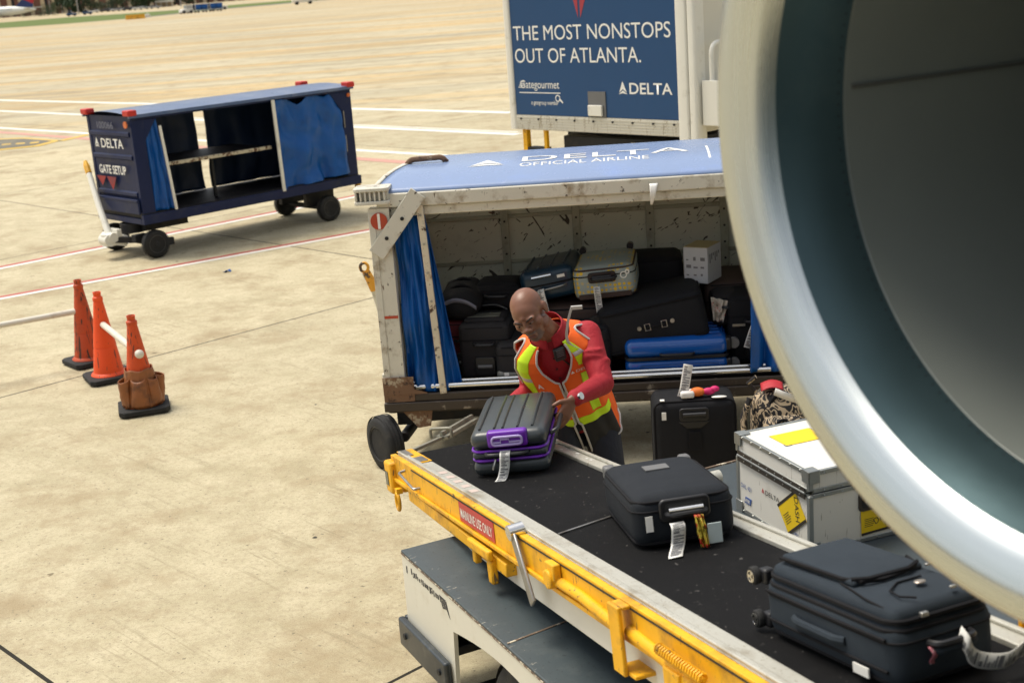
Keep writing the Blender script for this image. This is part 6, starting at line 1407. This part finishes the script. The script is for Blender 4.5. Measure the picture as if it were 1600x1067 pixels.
# clothes
mb = MB()
loft(mb, [(sp(-.06), lat*.175, fwd*.125), (sp(.12), lat*.172, fwd*.125), (sp(.35), lat*.170, fwd*.125), (sp(.6), lat*.182, fwd*.128), (sp(.80), lat*.175, fwd*.115), (sp(.93), lat*.120, fwd*.090), (sp(1.0), lat*.075, fwd*.075), (nek+upv*.005, lat*.070, fwd*.072)], 32)
for s_, e_, w_, k in ((shL, elL, wrL, 1), (shR, elR, wrR, -1)):
    limb(mb, [s_-lat*k*.03-upv*.005, s_+lat*k*.004-upv*.012, s_.lerp(e_, .5), e_, e_.lerp(w_, .45), e_.lerp(w_, .82), e_.lerp(w_, .93)], [.064, .067, .062, .056, .050, .040, .042], 18)
    ax_ = (e_-s_).normalized()
    rnd = random.Random(5+k)
    for j in range(7):
        t_ = .45+j*.11; c_ = s_.lerp(e_, t_) if t_ < 1 else e_.lerp(w_, t_-1); r_ = .063-.004*j
        a0 = rnd.uniform(0, 6); pts = []
        u_ = ax_.orthogonal().normalized(); v_ = ax_.cross(u_)
        for q in range(7): a = a0+q*.42; pts.append(c_+(u_*cos(a)+v_*sin(a))*(r_+.002)+ax_*(.012*sin(q*.9+j)))
        mb.tube(pts, [.003, .009, .014, .016, .014, .009, .003], 6)
shirt = remesh(mb, 'shirt', .0075, 'redshirt', man, 3)
mb = MB()
nc = nek+upv*.012; rn = (lat, fwd)
def col_(u, v):
    a = u*2*pi; r_ = .076+.020*v
    front = max(0, cos(a)); p = nc+(fwd*cos(a)+lat*sin(a))*r_+upv*(.042-.048*v-.035*v*front+.012*(1-v)*(-cos(a)))
    return p
mb.grid(col_, 40, 6, keep=lambda u, v: abs(((u+.5) % 1)-.5) > .035, closed=True); mb.build('collar', 'redshirt', shirt, solid=.004)
mb = MB(); 
for t_ in (.86, .74, .62): c_ = sp(t_)+fwd*(.128 if t_ < .8 else .112); mb.cyl(c_, c_+fwd*.006, .006, n=10)
mb.build('shirt_buttons', 'darkredfab', shirt)
# trousers
mb = MB()
loft(mb, [(sp(.16), lat*.165, fwd*.118), (sp(.02), lat*.178, fwd*.13), (pel-V((0, 0, .07)), V((.182, .05, 0)), V((.03, -.125, 0)))], 28)
for h_, k_, a_ in ((hipL, kL, aL), (hipR, kR, aR)): limb(mb, [h_-V((0, 0, .02)), h_.lerp(k_, .45), k_, k_.lerp(a_, .5), a_+V((0, 0, -.02))], [.108, .096, .078, .070, .068], 18)
remesh(mb, 'trousers', .012, 'trousers', man, 4)
for a_, s in ((aL, 1), (aR, -1)):
    mb = MB(); limb(mb, [a_+V((0, .02, -.025)), a_+V((0, -.06, -.035)), a_+V((0, -.17, -.042))], [.05, .046, .036]); sh = remesh(mb, 'shoe', .01, 'blackplastic', man, 3)
# vest: a shell round the torso with arm holes and an open neck
def vpt(u, v, off=0):
    """u: angle from the front centre towards his left (turns), v: hem 0 .. shoulder 1"""
    a = u*2*pi; t_ = -.20+1.19*v
    keys = [(-.20, .190, .145), (0.0, .188, .143), (.2, .186, .140), (.4, .188, .140), (.6, .206, .150), (.76, .214, .150), (.86, .194, .136), (.93, .148, .112), (1.0, .095, .090)]
    for (t0, w0, d0), (t1, w1, d1) in zip(keys, keys[1:]):
        if t_ <= t1 or t1 == 1.0: f = (t_-t0)/(t1-t0); f = max(0, min(1, f)); w_ = w0+(w1-w0)*f; d_ = d0+(d1-d0)*f; break
    hemz = -.055*(1-min(1, v/.3))*max(0, cos(a))
    rip = .006*sin(a*7+3*v)*(1-v)+.004*sin(a*13+v*9)*(1-v)
    e_ = .82
    ca, sa = cos(a), sin(a); ca = abs(ca)**e_*(1 if ca > 0 else -1); sa = abs(sa)**e_*(1 if sa > 0 else -1)
    p = (sp(t_) if t_ > 0 else pel+upv*(t_*(nek-pel).length)*.9-V((0, 0, .0)))+fwd*ca*(d_+rip+off)+lat*sa*(w_+rip+off)+upv*hemz
    return p
def ang_(u): u = ((u+.5) % 1)-.5; return u*360
neckw = lambda v: 3+23*max(0, (v-.68)/.32)**.9      # half angle of the open front, degrees
def arm(u, v):
    a = abs(ang_(u)); return v > .50 and ((a-92)/24)**2+((v-.745)/.235)**2 < 1
def inside(u, v): a = abs(ang_(u)); return not (a < (neckw(v)*1.15 if v > .68 else (3.5 if v < .26 else 1.2))) and not arm(u, v)
NU, NV = 220, 130
def region(u, v):
    a = ang_(u)
    if v < .235 and -80 < a < 66: return 'blackvest'
    if .235 <= v < .290 and -95 < a < 70: return 'lime'
    if v > .305 and 26 < a < 44:
        if .70 < v < .79: return 'vest'
        if .88 < v < .91: return 'silver'
        if .79 <= v or v <= .70: return 'lime'
    if v > .305 and -66 < a < -38+30*max(0, .5-v):
        if .70 < v < .74: return 'silver'
        return 'lime'
    return 'vest'
vp = None
for key, nm in (('vest', 'safety_vest'), ('blackvest', 'black_panel'), ('lime', 'lime_band'), ('silver', 'silver_band')):
    off = {'vest': 0, 'blackvest': .001, 'lime': .0015, 'silver': .0018}[key]
    mb = MB(); mb.grid(lambda u, v: vpt(u-.5, v, off), NU, NV, keep=lambda u, v: inside(u-.5, v) and region(u-.5, v) == key, closed=True)
    o = mb.build(nm, key, man if vp is None else vp, solid=.004, ang=180); vp = vp or o
def vline(uv, off=.006): return [vpt(u, v, off) for u, v in uv]
mb = MB(); N = 60
for s in (-1, 1):
    mb.tube(vline([(s*(neckw(v)*1.15 if v > .68 else (3.5 if v < .26 else 1.2))/360, v) for v in [k/N*.985 for k in range(N+1)]]), .0055, 6)
    mb.tube(vline([(s*(92+24*cos(t_))/360, .745+.235*sin(t_)) for t_ in [2*pi*k/48 for k in range(49)]]), .006, 6)
    mb.tube(vline([(s*(3.5+k*3.4)/360, .005) for k in range(31)]), .005, 6)
mb.build('vest_piping', 'piping', vp)
mb = MB(); mb.tube(vline([(0.0, v/40) for v in range(11, 24)], .007), .004, 6); mb.build('zip', 'zip', vp)
def vtext(s, u0, v0, h, w, rot=0, bold=.0):
    """lettering laid on the vest: h, w in metres"""
    me = text_mesh(s, bold); xs = [q.co.x for q in me.vertices]; x0, x1 = min(xs), max(xs); cr, sr = cos(rad(rot)), sin(rad(rot))
    for q in me.vertices:
        x = (q.co.x-x0)*w/(x1-x0); y = q.co.y*h/.73; X = x*cr-y*sr; Y = x*sr+y*cr
        q.co = vpt(u0+X/(2*pi*.17), v0+Y/.66, .0075)
    return link('lettering', me, 'letter', vp, smooth=False)
vtext('DELTA', 20/360, .735, .018, .082, 0)
mb = MB(); mb.add([vpt(15/360+x/(2*pi*.17), .735+y/.66, .0075) for x, y in ((-.008, 0), (.008, 0), (0, .019))], [(0, 1, 2)]); mb.build('emblem', 'letter', vp, smooth=False)
for k, ch_ in enumerate('ALT'): vtext(ch_, -(31-k*4.5)/360, .64-.085*k, .036, .030, 0, .02)
# radio microphone on the collar, watch
c_ = nek+fwd*.105+lat*.030-upv*.055
MF = frame(c_, lat*.9+fwd*.2, None, fwd+lat*.25+V((0, 0, .25)))
mb = MB(); rcube(mb, (-.029, -.036, -.012), (.029, .034, .016), .010, MF); mc = weld(mb.build('radio_microphone', 'blackplastic', man)); 
mb = MB(); 
for k in range(4): mb.box((-.018, .022-.010*k, .0165), (.018, .025-.010*k, .018), MF)
mb.build('grille', 'grey', mc, smooth=False)
mb = MB(); mb.tube([c_-upv*.035, c_-upv*.09-fwd*.01+lat*.02, c_-upv*.16+lat*.055-fwd*.004], .004, 6); mb.build('cord', 'blackplastic', mc)
d = (wrL-elL).normalized(); wc = wrL-d*.012; u_ = d.orthogonal().normalized(); v_ = d.cross(u_)
mb = MB(); mb.tube([wc+(u_*cos(k*pi/10)+v_*sin(k*pi/10))*.031 for k in range(20)], .008, 8, closed=True); wt = mb.build('watch', 'grey', man)
tc_ = (V((0, 0, CAMZ))-(W0 @ wc)); tc_ = (tc_-d*tc_.dot(d)).normalized(); tc_ = (tc_+lat*.7).normalized(); tc_ = (tc_-d*tc_.dot(d)).normalized()
mb = MB(); mb.cyl(wc+tc_*.028, wc+tc_*.042, .018, n=20); mb.build('watch_face', 'chrome', wt)
# strap hanging from the shoulder loop, and the tag beside his right sleeve
p = vpt(40/360, .985, .01); q = wl_(893, 481, 6.2); sl_ = ribbon(vp, [vpt(46/360, .86, .012), p, p.lerp(q, .55)-lat*.012, q], lat, .014, 'piping', 'vest_strap', False)
mb = MB(); mb.beam(q-lat*.004, q+lat*.05-upv*.012, .022, .008, fwd); mb.build('strap_end', 'piping', sl_, bevel=.002)
